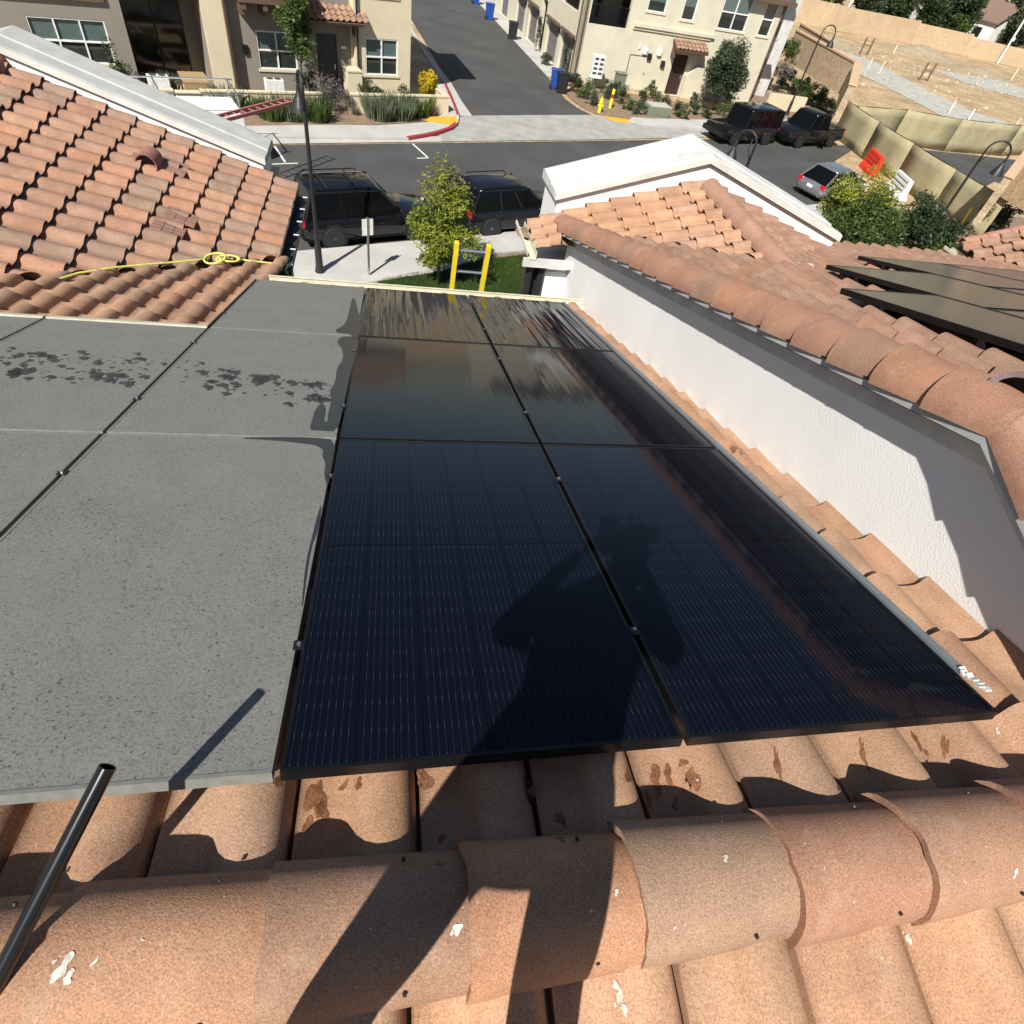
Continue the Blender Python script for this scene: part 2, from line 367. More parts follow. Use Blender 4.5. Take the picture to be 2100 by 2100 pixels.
# near side: pavement, lawn
slab('pavement', [near(-12, -.0), near(29, 0), near(29, -1.3), near(6.5, -1.45), near(4.3, -2.2), near(-12, -3.2)], 0, .13, 'concrete')
slab('garden_ground', [near(-14, -3.2), near(4.3, -2.2), near(6.5, -1.45), near(32, -1.3), V((45, 50, 0)), V((45, 8, 0)), V((10, -12, 0)), V((-30, -20, 0)), V((-40, 0, 0))], 0, .08, 'soil')
lawn = [G(775, 582), G(850, 566), G(1010, 535), G(1100, 525), G(1180, 560), G(1180, 640), G(780, 640)]
slab('lawn_soil', lawn, 0, .10, 'grass')
# parking bay marks
def mark(pts, w=.09):
    b = MB()
    for i in range(len(pts)-1):
        a, c = pts[i], pts[i+1]; d = (c-a).normalized(); n = V((-d.y, d.x, 0))*w/2; z = V((0, 0, .0085))
        b.add([a-n+z, c-n+z, c+n+z, a+n+z], [(0, 1, 2, 3)], 'white_paint')
    o = b.build('bay_mark', 'white_paint'); tag(o, kind='structure')
mark([G(846, 295), G(878, 324)]); mark([G(855, 325), G(880, 324)])
mark([G(563, 300), G(585, 333)]); mark([G(556, 337), G(611, 335)])
# drain/joint lines of the far pavement
for s in (-18, -15.2, -12.4, -9.6):
    b = MB(); a = far(s, .78); c = far(s, 2.3); n = sx_*.02
    b.add([a-n+V((0, 0, .124)), c-n+V((0, 0, .124)), c+n+V((0, 0, .124)), a+n+V((0, 0, .124))], [(0, 1, 2, 3)], 'groove')
    tag(b.build('pavement_joint', 'groove'), kind='structure')

# building site: pale cross paths
def poly_px(name, pts, z, mat): return sheet(name, [G(*p) for p in pts], z, mat)
poly_px('site_track', [(1640, 92), (1690, 100), (1740, 112), (1800, 140), (1880, 175), (1960, 215), (2010, 245), (2110, 262), (2110, 245), (2040, 225), (1940, 200), (1870, 180), (1800, 150), (1720, 105)][:0] or [(1655, 85), (1720, 102), (1790, 125), (1850, 158), (1915, 192), (1985, 225), (2060, 250), (2110, 262), (2110, 272), (1960, 248), (1925, 235), (1870, 205), (1800, 170), (1740, 140), (1690, 118), (1650, 105)], .006, 'gravel_road')
poly_px('site_track', [(1905, 140), (1990, 155), (2060, 168), (2110, 185), (2110, 205), (2050, 190), (1980, 170)], .006, 'gravel_road')

# ============================================================ FACADES
class Fac:
    def __init__(s, x, y, a, z=0.):
        s.o = G(x, y, z); s.o.z = 0; s.X = az(a); s.N = az(a-90)
    def sz(s, x, y, d=0.):
        p = hit(x, y, s.o+s.N*d, s.N); return (p-s.o).dot(s.X), p.z
    def P(s, a, z, d=0.): return s.o + s.X*a + s.N*d + V((0, 0, z))
    def box(s, mb, a0, a1, z0, z1, d0, d1, mat=''):
        mb.box(s.P((a0+a1)/2, (z0+z1)/2, (d0+d1)/2), ((a1-a0)/2, (z1-z0)/2, abs(d1-d0)/2), s.X, V((0, 0, 1)), s.N, mat)
def window(F, par, a0, a1, z0, z1, d, cols=2, rows=2, glass='window_glass', hung=.5):
    """recessed window with frame and sill; d = face of the wall"""
    fr = MB()
    for x0, x1, y0, y1 in ((a0, a1, z1-.05, z1), (a0, a1, z0, z0+.05), (a0, a0+.05, z0+.05, z1-.05), (a1-.05, a1, z0+.05, z1-.05)):
        F.box(fr, x0, x1, y0, y1, d-.10, d-.02)
    for i in range(1, cols):
        x = a0+(a1-a0)*i/cols; F.box(fr, x-.03, x+.03, z0+.05, z1-.05, d-.09, d-.025)
    if rows > 1:
        y = z0+(z1-z0)*hung
        for i in range(cols):
            x0 = a0+.05 if i == 0 else a0+(a1-a0)*i/cols+.03; x1 = a1-.05 if i == cols-1 else a0+(a1-a0)*(i+1)/cols-.03
            F.box(fr, x0, x1, y-.03, y+.03, d-.09, d-.027)
    w = fr.build('window', 'window_frame', par)
    ym = z0+(z1-z0)*hung
    g = MB(); F.box(g, a0+.01, a1-.01, z0+.01, ym-.005, d-.12, d-.105); g.build('pane', glass, w)
    g = MB(); F.box(g, a0+.01, a1-.01, ym+.005, z1-.01, d-.12, d-.105); g.build('pane', 'window_blind' if glass == 'window_glass' else glass, w)
    s = MB(); F.box(s, a0-.08, a1+.08, z0-.09, z0, d-.03, d+.05); s.build('sill', 'stucco_cream', w)
    return w
def facade(F, par, a0, a1, z0, z1, d, thick, holes, mat):
    """wall slab with real openings (list of a0,a1,z0,z1)"""
    mb = MB(); xs = sorted({a0, a1, *[h[0] for h in holes], *[h[1] for h in holes]}); ys = sorted({z0, z1, *[h[2] for h in holes], *[h[3] for h in holes]})
    for i in range(len(xs)-1):
        run = None
        for j in range(len(ys)-1):
            cx, cy = (xs[i]+xs[i+1])/2, (ys[j]+ys[j+1])/2
            solid = not any(h[0] < cx < h[1] and h[2] < cy < h[3] for h in holes)
            if solid and run is None: run = ys[j]
            if (not solid or j == len(ys)-2) and run is not None:
                top = ys[j+1] if solid else ys[j]
                F.box(mb, xs[i], xs[i+1], run, top, d-thick, d); run = None
    return mb.build('wall', mat, par)

L = Fac(840, 200, 39.46)
TH = 6.9
lh = thing('townhouse', 'cream and taupe townhouse across the street left of the driveway', 'townhouse', L.P(-8, 0, -5), 0)
w3 = (-2.42, -.69, .95, 2.46); w2 = (-7.55, -5.75, .93, 2.40); w1 = (-16.3, -13.6, .95, 2.45)
dr = (-4.75, -3.75, .1, 2.45)
dsz = [L.sz(*q) for q in ((660, 72), (685, 177), (624, 25), (718, 66))]
fa = facade(L, lh, -2.95, 0, 0, TH, 0, .3, [w3, (-2.4, -.7, 4.1, 5.6)], 'stucco_cream')
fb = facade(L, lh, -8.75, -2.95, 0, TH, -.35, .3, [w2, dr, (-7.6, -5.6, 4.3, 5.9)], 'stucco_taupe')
mb = MB(); L.box(mb, -9.75, -8.75, 0, TH, -.3, .02); mb.build('wall', 'stucco_cream', lh)
mb = MB(); L.box(mb, -3.05, -2.95, 0, TH, -.64, -.3); mb.build('wall', 'stucco_cream', lh)
# recessed porch
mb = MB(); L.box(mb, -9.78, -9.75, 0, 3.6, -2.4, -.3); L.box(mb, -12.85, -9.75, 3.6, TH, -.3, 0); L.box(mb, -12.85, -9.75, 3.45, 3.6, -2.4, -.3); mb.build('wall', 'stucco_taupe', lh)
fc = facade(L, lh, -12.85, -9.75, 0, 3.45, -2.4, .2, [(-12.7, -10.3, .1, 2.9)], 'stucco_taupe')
mb = MB(); L.box(mb, -12.7, -10.3, .1, 2.9, -2.58, -2.5)
sd = mb.build('patio_door', 'window_dark', lh)
mb = MB()
for x in (-12.7, -11.53, -10.35): L.box(mb, x, x+.07, .1, 2.9, -2.5, -2.42)
L.box(mb, -12.63, -10.35, 2.82, 2.9, -2.5, -2.43); mb.build('frame', 'black_metal', sd)
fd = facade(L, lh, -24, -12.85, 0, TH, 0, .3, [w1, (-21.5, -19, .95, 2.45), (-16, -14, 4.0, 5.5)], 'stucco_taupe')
mb = MB(); L.box(mb, -12.95, -12.85, 0, 3.45, -2.4, -.3); L.box(mb, -24, 0, 0, TH, -9, -8.7); L.box(mb, -.3, -.0, 0, TH, -8.7, -.3); L.box(mb, -24.0, -23.7, 0, TH, -8.7, -.3); mb.build('wall', 'stucco_cream', lh)
for q, dd, c, r_, gl in ((w3, 0, 2, 2, 'window_glass'), (w2, -.35, 2, 2, 'window_glass'), (w1, 0, 3, 2, 'window_glass'), ((-2.4, -.7, 4.1, 5.6), 0, 2, 2, 'window_glass'), ((-7.6, -5.6, 4.3, 5.9), -.35, 2, 2, 'window_glass'), ((-16, -14, 4.0, 5.5), 0, 2, 2, 'window_glass'), ((-21.5, -19, .95, 2.45), 0, 3, 2, 'window_glass')):
    window(L, lh, *q, dd, c, r_, gl)
mb = MB(); L.box(mb, dr[0], dr[1], dr[2], dr[3], -.55, -.45); do = mb.build('door', 'door_teal', lh)
mb = MB(); L.box(mb, dr[1]-.16, dr[1]-.11, 1.0, 1.25, -.45, -.39); mb.build('handle', 'alu', do)
mb = MB(); L.box(mb, -17.2, -13.4, 3.05, 3.3, 0, .12); mb.build('trim', 'trim_brown', lh)
# hung balcony with brackets, above the middle window
mb = MB(); L.box(mb, -8.3, -5.2, 3.55, 4.6, -.35, .75); bal = mb.build('balcony', 'trim_brown', lh)
for x in (-8.1, -7.2, -6.3, -5.4):
    mb = MB(); L.box(mb, x-.09, x+.09, 3.3, 3.55, -.35, .7); L.box(mb, x-.09, x+.09, 3.05, 3.3, -.35, .25); mb.build('bracket', 'trim_brown', bal)
# tiled awning over the door
mb = MB(); o = L.P(-5.35, 3.55, -.35); Y_ = (L.N*.9 - V((0, 0, .42))).normalized()
tiles(mb, o, L.X, Y_, 0, 2.7, 0, 1.0, 'rose', 5, lift=.03); aw = mb.build('awning', 'tile', lh, tintattr=True)
mb = MB(); mb.box(o+L.X*1.35+Y_*.5-V((0, 0, .1)), (1.35, .5, .05), L.X, Y_, L.X.cross(Y_)); L.box(mb, -5.2, -5.06, 2.5, 3.1, -.35, .1); L.box(mb, -2.98, -2.94, 2.5, 3.1, -.35, .1); mb.build('bracket', 'trim_brown', aw)
for x, y, dz in ((-8.85, 0, 0), (-2.85, 0, 0)):
    mb = MB(); mb.tube([L.P(x, .2, .12), L.P(x, TH, .12)], .05, 8); mb.build('downspout', 'trim_brown' if x < -5 else 'metal_dark', lh)
mb = MB(); L.box(mb, -8.2, -8.0, 1.5, 1.85, -.35, -.25); mb.build('wall_lamp', 'black_metal', lh)
mb = MB(); L.box(mb, -3.55, -3.3, 1.9, 2.0, -.35, -.33); mb.build('house_number', 'window_frame', lh)
# roof
mb = MB(); L.box(mb, -24.4, .4, TH, TH+.25, -9.2, .4); rf = mb.build('roof', 'stucco_cream', lh)
mb = MB(); tiles(mb, L.P(-24.4, TH+.3, .45)+V((0, 0, 1.5)) - L.N*4.6, L.X, (L.N*4.6-V((0, 0, 1.5))).normalized(), 0, 24.9, 0, 4.9, 'rose', 8); mb.build('roof_tiles', 'tile_far', rf, tintattr=True)

# front garden walls
def gwall(label, s0, s1, d=2.75, h=.85, th=.2, mat='stucco_cream', name='garden_wall', step=0):
    t = thing(name, label, 'garden wall', L.P((s0+s1)/2, 0, d), 0, 'front garden walls of the left townhouse')
    mb = MB(); L.box(mb, s0, s1, 0, h-.06, d-th, d); mb.build('wall', mat, t)
    mb = MB(); L.box(mb, s0-.03, s1+.03, h-.06, h, d-th-.03, d+.03); mb.build('cap', 'stucco_cream', t); return t
p1 = L.sz(300, 169, 2.75); 
gwall('low cream garden wall below the brown patio table, left of the gate block', -17.5, -11.9)
gwall('cream wall block standing forward beside the garden wall, a pale panel in it', -11.8, -10.9, 2.95, .8, .35, name='gate_block')
gwall('low cream garden wall between the gate block and the pilaster step', -10.8, -8.9)
gwall('low cream garden wall under the white air unit left of the young tree', -8.8, -5.6)
gwall('low cream garden wall in front of the right hand window, by the driveway corner', -4.3, 1.0, 2.75)
t = thing('garden_wall', 'short cream return wall running back to the corner of the townhouse', 'garden wall', L.P(1, 0, 1.2))
mb = MB(); L.box(mb, .8, 1.0, 0, .79, 0, 2.5); mb.build('wall', 'stucco_cream', t)
mb = MB(); L.box(mb, .77, 1.03, .79, .85, 0, 2.5); mb.build('cap', 'stucco_cream', t)
t = thing('garden_wall', 'tall cream stub wall beside the teal front door', 'garden wall', L.P(-3.4, 0, 1))
mb = MB(); L.box(mb, -3.65, -2.95, 0, 1.25, .1, .9); mb.build('wall', 'stucco_cream', t)
mb = MB(); L.box(mb, -3.68, -2.92, 1.25, 1.31, .07, .93); mb.build('cap', 'stucco_cream', t)
# air units
for s, z, lab in ((-12.2, .0, 'white air conditioning unit on the porch behind the garden wall'), (-7.3, .0, 'white air conditioning unit under the two pane window, behind the garden wall')):
    t = thing('air_conditioner', lab, 'air conditioner', L.P(s, z, 1.0), radians(39.46), 'outdoor air units')
    mb = MB(); mb.box((0, 0, .45), (.42, .18, .45)); mb.build('casing', 'plastic_white', t, world=False, bevel=.02)
    for q in (-.17, .19):
        mb = MB(); mb.lathe([(.0, .9), (.15, .9), (.15, .915), (.0, .915)], (q, 0, 0), 16); mb.build('fan_grille', 'groove', t, world=False)
t = thing('patio_table', 'brown covered patio table on the porch of the left townhouse', 'table', L.P(-10.7, 0, .6), radians(39.46))
mb = MB(); mb.box((0, 0, .74), (.55, .75, .04)); mb.build('tabletop', 'card', t, world=False, bevel=.01)
mb = MB(); mb.box((0, -.72, .45), (.54, .02, .25)); mb.build('cover', 'card', t, world=False)
for i in (-1, 1):
    for j in (-1, 1):
        mb = MB(); mb.box((i*.48, j*.68, .35), (.03, .03, .35)); mb.build('leg', 'wood', t, world=False)

# ---- cream building right of the driveway
Y = Fac(1534, 216, 24.)
yb = thing('townhouse', 'cream three storey townhouse with garages along the driveway', 'townhouse', Y.P(-5, 0, -5))
s0 = Y.sz(1176, 146)[0]; H2 = 9.3
sb = Y.sz(1272, 174)[0]         # edge of the flush meter wall
dz = [(-7.05, -5.95, .05, 2.35)]
wins = [(-4.62, -2.5, 3.98, 5.75, 2, 2), (-1.42, -.52, 3.95, 5.7, 1, 2)]
for q in ((1335, 0), (1370, 30), (1412, 0), (1425, 47)): pass
def rpx(F, x0, y0, x1, y1, d=0): a, b_ = F.sz(x0, y0, d), F.sz(x1, y1, d); return (min(a[0], b_[0]), max(a[0], b_[0]), min(a[1], b_[1]), max(a[1], b_[1]))
nw1 = rpx(Y, 1337, -20, 1363, 28); nw2 = rpx(Y, 1411, -15, 1421, 44)
wins += [(nw1[0], nw1[1], nw1[2], nw1[3], 1, 1), (nw2[0], nw2[1], nw2[2], nw2[3], 1, 1)]
loggia = rpx(Y, 1222, -30, 1285, 60)
facade(Y, yb, s0, 0, 0, H2, 0, .3, [dz[0]]+[q[:4] for q in wins]+[loggia], 'stucco_pale')
for q in wins: window(Y, yb, *q[:4], 0, q[4], q[5], 'window_glass')
mb = MB(); Y.box(mb, dz[0][0], dz[0][1], .05, 2.35, -.24, -.16); do = mb.build('door', 'door_dark', yb)
mb = MB(); Y.box(mb, dz[0][1]-.18, dz[0][1]-.12, 1, 1.2, -.16, -.11); mb.build('handle', 'alu', do)
# loggia: back wall, dark interior, rail
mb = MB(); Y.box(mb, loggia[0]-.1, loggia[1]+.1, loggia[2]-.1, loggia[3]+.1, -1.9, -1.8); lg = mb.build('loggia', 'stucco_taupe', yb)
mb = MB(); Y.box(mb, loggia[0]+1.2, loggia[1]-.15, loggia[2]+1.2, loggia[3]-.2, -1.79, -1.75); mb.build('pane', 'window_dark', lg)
mb = MB(); Y.box(mb, loggia[0], loggia[1], loggia[2]+.95, loggia[2]+1.0, -.2, -.15); Y.box(mb, loggia[0], loggia[1], loggia[2]+.08, loggia[2]+.12, -.2, -.15)
x = loggia[0]
while x < loggia[1]: Y.box(mb, x, x+.02, loggia[2]+.12, loggia[2]+.95, -.19, -.17); x += .12
mb.build('railing', 'black_metal', lg)
# cornice band, meter cabinet panel
cb = rpx(Y, 1300, 50, 1464, 76)
mb = MB(); Y.box(mb, cb[0], cb[1], 3.45, 3.62, 0, .16); Y.box(mb, cb[0], cb[1]-.2, 3.30, 3.45, 0, .08); mb.build('cornice', 'stucco_pale', yb)
mp_ = rpx(Y, 1290, 125, 1345, 200)
mb = MB(); Y.box(mb, mp_[0], mp_[0]+2.6, .1, 1.95, 0, .035); ml = mb.build('utility_door', 'stucco_pale', yb)
mb = MB(); Y.box(mb, mp_[0]-.04, mp_[0], .1, 2.0, 0, .05); Y.box(mb, mp_[0], mp_[0]+1.6, 1.96, 2.0, 0, .05); Y.box(mb, mp_[0]+1.25, mp_[0]+1.30, 1.0, 1.1, .035, .06); mb.build('frame', 'trim_brown', ml)
for px_, py_, ma in ((1322, 103, 'plastic_white'), (1331, 115, 'metal_dark'), (1352, 106, 'plastic_white'), (1358, 130, 'metal_dark')):
    a_, z_ = Y.sz(px_, py_); mb = MB(); Y.box(mb, a_-.14, a_+.14, z_-.2, z_+.16, 0, .18); mb.build('wall_box', ma, yb, bevel=.02)
a_, z_ = Y.sz(1312, 95); mb = MB(); Y.box(mb, a_-.05, a_+.05, z_-.12, z_+.16, 0, .08); mb.build('house_number', 'plastic_white', yb)
# awning over the dark door
aq = rpx(Y, 1382, 95, 1470, 80); mb = MB(); o = Y.P(-7.5, 3.15, 0); Y_ = (Y.N*.95-V((0, 0, .4))).normalized()
tiles(mb, o, Y.X, Y_, 0, 2.4, 0, 1.0, 'rose', 15); aw = mb.build('awning', 'tile', yb, tintattr=True)
mb = MB(); mb.box(o+Y.X*1.2+Y_*.5-V((0, 0, .1)), (1.2, .5, .05), Y.X, Y_, Y.X.cross(Y_)); Y.box(mb, -7.4, -7.28, 2.2, 2.75, 0, .5); mb.build('bracket', 'trim_brown', aw)
# sloping porch wall and steps beside the door
mb = MB(); mb.prism([Y.P(-5.9, 0, .05), Y.P(-5.9, 1.3, .05), Y.P(-5.2, 1.85, .05), Y.P(-3.9, 1.85, .05), Y.P(-3.9, 0, .05)], Y.N*.25); mb.build('porch_wall', 'stucco_pale', yb)
for s_ in (-.12, s0+.05):
    mb = MB(); mb.tube([Y.P(s_, .1, .1), Y.P(s_, H2, .1)], .045, 8); mb.build('downspout', 'trim_brown', yb)
# garage side, running up the driveway (azimuth 114)
Sd = Fac(1176, 146, 114.); Sd.o = Y.P(s0, 0); Sd.N = az(204.)
def spx(x, y): return Sd.sz(x, y)
gs = [rpx(Sd, 1132, 62, 1168, 145), rpx(Sd, 1082, 25, 1112, 108)]
gar = []
for g in ((1138, 1168), (1086, 1113)):
    a0 = Sd.sz(g[1], 100)[0]; a1 = Sd.sz(g[0], 80)[0]; gar.append((min(a0, a1), max(a0, a1), .02, 2.3))
g0 = gar[0]; wdt = 2.6
gl_ = [(.9, 3.5), (4.3, 6.9), (9.6, 12.2), (13.2, 15.8), (18.5, 21.1)]
gl_ = [(a, b_, .02, 2.25) for a, b_ in gl_]
bal_h = [(1.2, 4.6, 3.5, 5.6), (10.5, 13.5, 3.5, 5.6)]
alcove = (7.6, 8.9, .02, 3.0)
facade(Sd, yb, 0, 24, 0, H2, 0, .3, gl_+bal_h+[alcove], 'stucco_pale')
for g in gl_:
    mb = MB(); Sd.box(mb, g[0], g[1], g[2], g[3], -.28, -.2); gd = mb.build('garage_door', 'garage', yb)
    mb = MB()
    for k in range(1, 4): Sd.box(mb, g[0], g[1], g[3]*k/4-.01, g[3]*k/4+.01, -.2, -.195)
    mb.build('panel_line', 'groove', gd)
    mb = MB(); Sd.box(mb, g[0]-.1, g[1]+.1, g[3], g[3]+.12, 0, .25); mb.build('canopy', 'trim_brown', gd)
    mb = MB(); Sd.box(mb, g[0]-.35, g[0]-.2, 1.9, 2.2, 0, .15); mb.build('wall_lamp', 'black_metal', yb)
for h in bal_h:
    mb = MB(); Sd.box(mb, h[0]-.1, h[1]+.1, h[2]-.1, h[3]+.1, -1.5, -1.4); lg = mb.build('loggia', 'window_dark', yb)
    mb = MB(); Sd.box(mb, h[0], h[1], h[2]+.95, h[2]+1.0, -.2, -.15); x = h[0]
    while x < h[1]: Sd.box(mb, x, x+.02, h[2], h[2]+.95, -.19, -.17); x += .14
    mb.build('railing', 'black_metal', lg)
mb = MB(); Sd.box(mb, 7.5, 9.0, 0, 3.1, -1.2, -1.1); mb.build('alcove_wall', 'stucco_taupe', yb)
mb = MB(); mb.tube([Sd.P(.35, .1, .1), Sd.P(.35, H2, .1)], .045, 8); mb.build('downspout', 'trim_brown', yb)
# remaining walls, brown trim at the projecting right end, roof
mb = MB(); Y.box(mb, -.3, 0, 0, H2, -12, -.3); mb.prism([Y.P(s0, 0, -12), Y.P(0, 0, -12), Y.P(0, 0, -12.3), Y.P(s0, 0, -12.3)], V((0, 0, H2))); mb.build('wall', 'stucco_pale', yb)
mb = MB(); Y.box(mb, s0-.5, .5, H2, H2+.2, -14, .6); rf = mb.build('roof', 'trim_brown', yb)
mb = MB(); Y.box(mb, -3.0, .45, 5.72, 5.92, 0, .55); Y.box(mb, -2.2, -.15, 5.92, H2, 0, .03); mb.build('eave', 'trim_brown', yb)
# second wing set back to the right (grey, tall window)
Wg = Fac(1640, 190, 24.)
Wg.o = Y.P(0, 0, -3.0)
wq = rpx(Wg, 1617, 35, 1655, 82)
facade(Wg, yb, 0.0, 3.2, 0, H2, 0, .3, [(.9, 2.3, 3.6, 5.6), (.9, 2.3, 1.0, 2.4)], 'coping_white')
window(Wg, yb, .9, 2.3, 3.6, 5.6, 0, 1, 2); window(Wg, yb, .9, 2.3, 1.0, 2.4, 0, 1, 2)
# ============================================================ OWN HOUSE
ZT = Z0 - .17                     # tile plane height at v = 0
ZL = 5.24; VC = (ZT-ZL)/T         # left wing plane z = ZL - T*u ; valley v = u + VC
VR = .165; EV = 6.12
D = A.Y*cos(TILT) - V((0, 0, sin(TILT)))
WU = 2.355
own = thing('townhouse', 'orange tile roofed townhouse in the foreground carrying the dusty and the wet solar panels', 'townhouse', A.P(0, 4, 0))
mb = MB()
tiles(mb, A.P(0, VR, ZT-T*VR), A.X, D, -1.43, 2.42, .02, (EV-VR)/cos(TILT), 'warm', 11)
vn = (A.Y-A.X)
mb.build('roof', 'tile', own, smooth='auto', tintattr=True, clips=[(B.P(WU, 0, 0), B.X), (A.P(-1.30, 0, 0), -A.X)])
mb = MB(); tiles(mb, A.P(0, VR, ZT-T*VR), A.X, D, -1.57-.29*16, -1.28, .02, (7.7-VR)/cos(TILT), 'warm', 16, W=.29)
mb.build('roof', 'tile', own, smooth='auto', tintattr=True, clips=[(A.P(0, VC, 0), vn), (A.P(-1.305, 0, 0), A.X)])
D2 = -A.Y*cos(TILT) - V((0, 0, sin(TILT)))
mb = MB(); tiles(mb, A.P(0, VR, ZT-T*VR), A.X, D2, -6.26, 2.4, .02, 4.2, 'warm', 12)
mb.build('roof', 'tile', own, smooth='auto', tintattr=True)
DL = A.X*cos(TILT) - V((0, 0, sin(TILT)))
UR = -4.95
mb = MB(); tiles(mb, A.P(UR, 0, ZL-T*UR), A.Y, DL, 3.1, 10.0, (-1.44-UR)/cos(TILT)-11*TE, (-1.44-UR)/cos(TILT), 'left', 13, lift=.048)
mb.build('roof', 'tile', own, smooth='auto', tintattr=True, clips=[(A.P(0, VC+.02, 0), -vn), (A.P(0, 10.0, 0), A.Y), (A.P(UR+.005, 0, 0), -A.X)])
DLb = -A.X*cos(TILT) - V((0, 0, sin(TILT)))
mb = MB(); tiles(mb, A.P(UR, 0, ZL-T*UR), A.Y, DLb, 3.1, 10.0, .02, 3.2, 'left', 14)
mb.build('roof', 'tile', own, smooth='auto', tintattr=True, clips=[(A.P(0, 10.0, 0), A.Y)])
# decking under the tiles
mb = MB()
dk = lambda u, v, z: A.P(u, v, z-.03)
mb.add([dk(-6.3, VR, ZT-T*VR), dk(2.4, VR, ZT-T*VR), dk(2.3, EV-.02, ZT-T*EV), dk(-1.35, EV-.02, ZT-T*EV), dk(-1.35, VC-1.35, ZT-T*(VC-1.35)), dk(-6.3, -6.3+VC, ZT-T*(VC-6.3))], [(0, 1, 2, 3, 4, 5)])
mb.add([dk(-6.3, VR, ZT-T*VR), dk(2.4, VR, ZT-T*VR), dk(2.4, -3.8, ZT-T*(2*VR+3.8)), dk(-6.3, -3.8, ZT-T*(2*VR+3.8))], [(3, 2, 1, 0)])
mb.add([dk(UR, 3.1, ZL-T*UR), dk(-1.46, 7.5, ZL+T*1.46), dk(-1.46, 10, ZL+T*1.46), dk(UR, 10, ZL-T*UR)], [(0, 1, 2, 3)])
mb.build('roof_deck', 'soil', own)
def cap(par, p0, d, ln, r0, r1, name='ridge_tile', mat='cap', tint=(.4, .22, .14), up=V((0, 0, 1)), th=.016, sweep=1.08, rough=0.):
    d = d.normalized(); s = d.cross(up).normalized(); u = s.cross(d); n = 16; vs = []; r = rnd
    for k in range(n+1):
        a = -sweep*pi/2 + sweep*pi*k/n
        w_ = s*sin(a) + u*cos(a)
        j = r.uniform(-rough, rough)
        vs += [p0+w_*r0+d*j, p0+d*ln*.5+w_*(r0+r1)/2, p0+d*ln+w_*r1, p0+w_*(r0-th)+d*(j+.004)]
    fs = []
    for k in range(n):
        a, b_ = k*4, (k+1)*4
        fs += [(a, a+1, b_+1, b_), (a+1, a+2, b_+2, b_+1), (a+3, a, b_, b_+3)]
    for k in (0, n): a = k*4; fs.append((a, a+1, a+2, a+3) if k else (a+3, a+2, a+1, a))
    mb = MB(); mb.add(vs, fs, '', tint)
    o = mb.build(name, mat, par, smooth=False, tintattr=True)
    for f in o.data.polygons: f.use_smooth = True
    try: o.data.set_sharp_from_angle(angle=radians(38))
    except Exception: pass
    return o
tinted('cap', grain=.46, gsc=230., bmp=.5, blotch=.14)
joints = [-2.83, -2.46, -2.09, -1.72, -1.35, -.98, -.61, -.235, .165, .54, .92, 1.28, 1.65, 2.0]
ctints = [(.37, .21, .128)]*5 + [(.37, .21, .128), (.38, .213, .13), (.32, .19, .125), (.39, .205, .12), (.315, .20, .135), (.35, .188, .122), (.36, .205, .132), (.36, .20, .14), (.4, .22, .14)]
zr = ZT - T*VR + .012
for i, u in enumerate(joints):
    ln = .42 if u < 2 else .33
    cap(own, A.P(u-.015, VR+rnd.uniform(-.004, .004), zr+rnd.uniform(-.003, .003)), A.X - V((0, 0, .03)), ln, .150, .135, tint=ctints[i], rough=.0045, th=.022)
# screws and bird marks on the caps
def flat_spot(par, c, n, r, mat, name='bird_dropping', seed=1, asp=1.8, d=None, h=.0015):
    q = random.Random(seed); n = n.normalized(); a = (d - n*d.dot(n)).normalized() if d else n.orthogonal().normalized(); b_ = n.cross(a); k = 14
    vs = [c+n*h]+[c+n*h*.3+(a*cos(2*pi*i/k)*asp+b_*sin(2*pi*i/k))*r*q.uniform(.55, 1.25) for i in range(k)]
    mb = MB(); mb.add(vs, [(0, 1+i, 1+(i+1) % k) for i in range(k)])
    return mb, vs
def cappt(u, ang, r=.1455): return A.P(u, VR+r*sin(ang), zr+r*cos(ang)), A.Y*sin(ang)+V((0, 0, cos(ang)))
mb = MB()
for u in joints:
    for an, rr in ((.93, .1415), (-1.05, .1415)):
        c, n = cappt(u+.26, an, rr); mb.lathe([(.0, -.006), (.0045, -.006), (.0045, .001), (.0, .002)], c, 8, '', n)
mb.build('ridge_screws', 'metal_dark', own)
for k in range(14):                   # ridge of the left wing
    cap(own, A.P(UR, 3.2+k*.5-.02, ZL-T*UR+.02), A.Y, .53, .14, .12, tint=(.28, .13, .10))

# walls of the own house
mb = MB()
W_ = lambda u, v: V(A.P(u, v, 0))
mb.prism([W_(-1.75, 5.8), W_(2.3, 5.8), W_(2.3, -3.2), W_(-6.3, -3.2), W_(-6.3, 9.9), W_(-1.75, 9.9)], V((0, 0, 5.55)))
mb.build('wall', 'stucco_white', own)
mb = MB(); w0 = ZT-T*VR-.16
mb.prism([A.P(-6.25, -3.2, 5.6), A.P(-6.25, 6.0, 5.6), A.P(-6.25, VR, w0)], A.X*8.5); mb.build('attic', 'stucco_white', own)
mb = MB(); mb.add([A.P(-1.75, 9.9, 5.5), A.P(UR, 9.9, ZL-T*UR-.12), A.P(-8.1, 9.9, 5.5)], [(0, 1, 2)]); mb.build('attic', 'stucco_white', own)
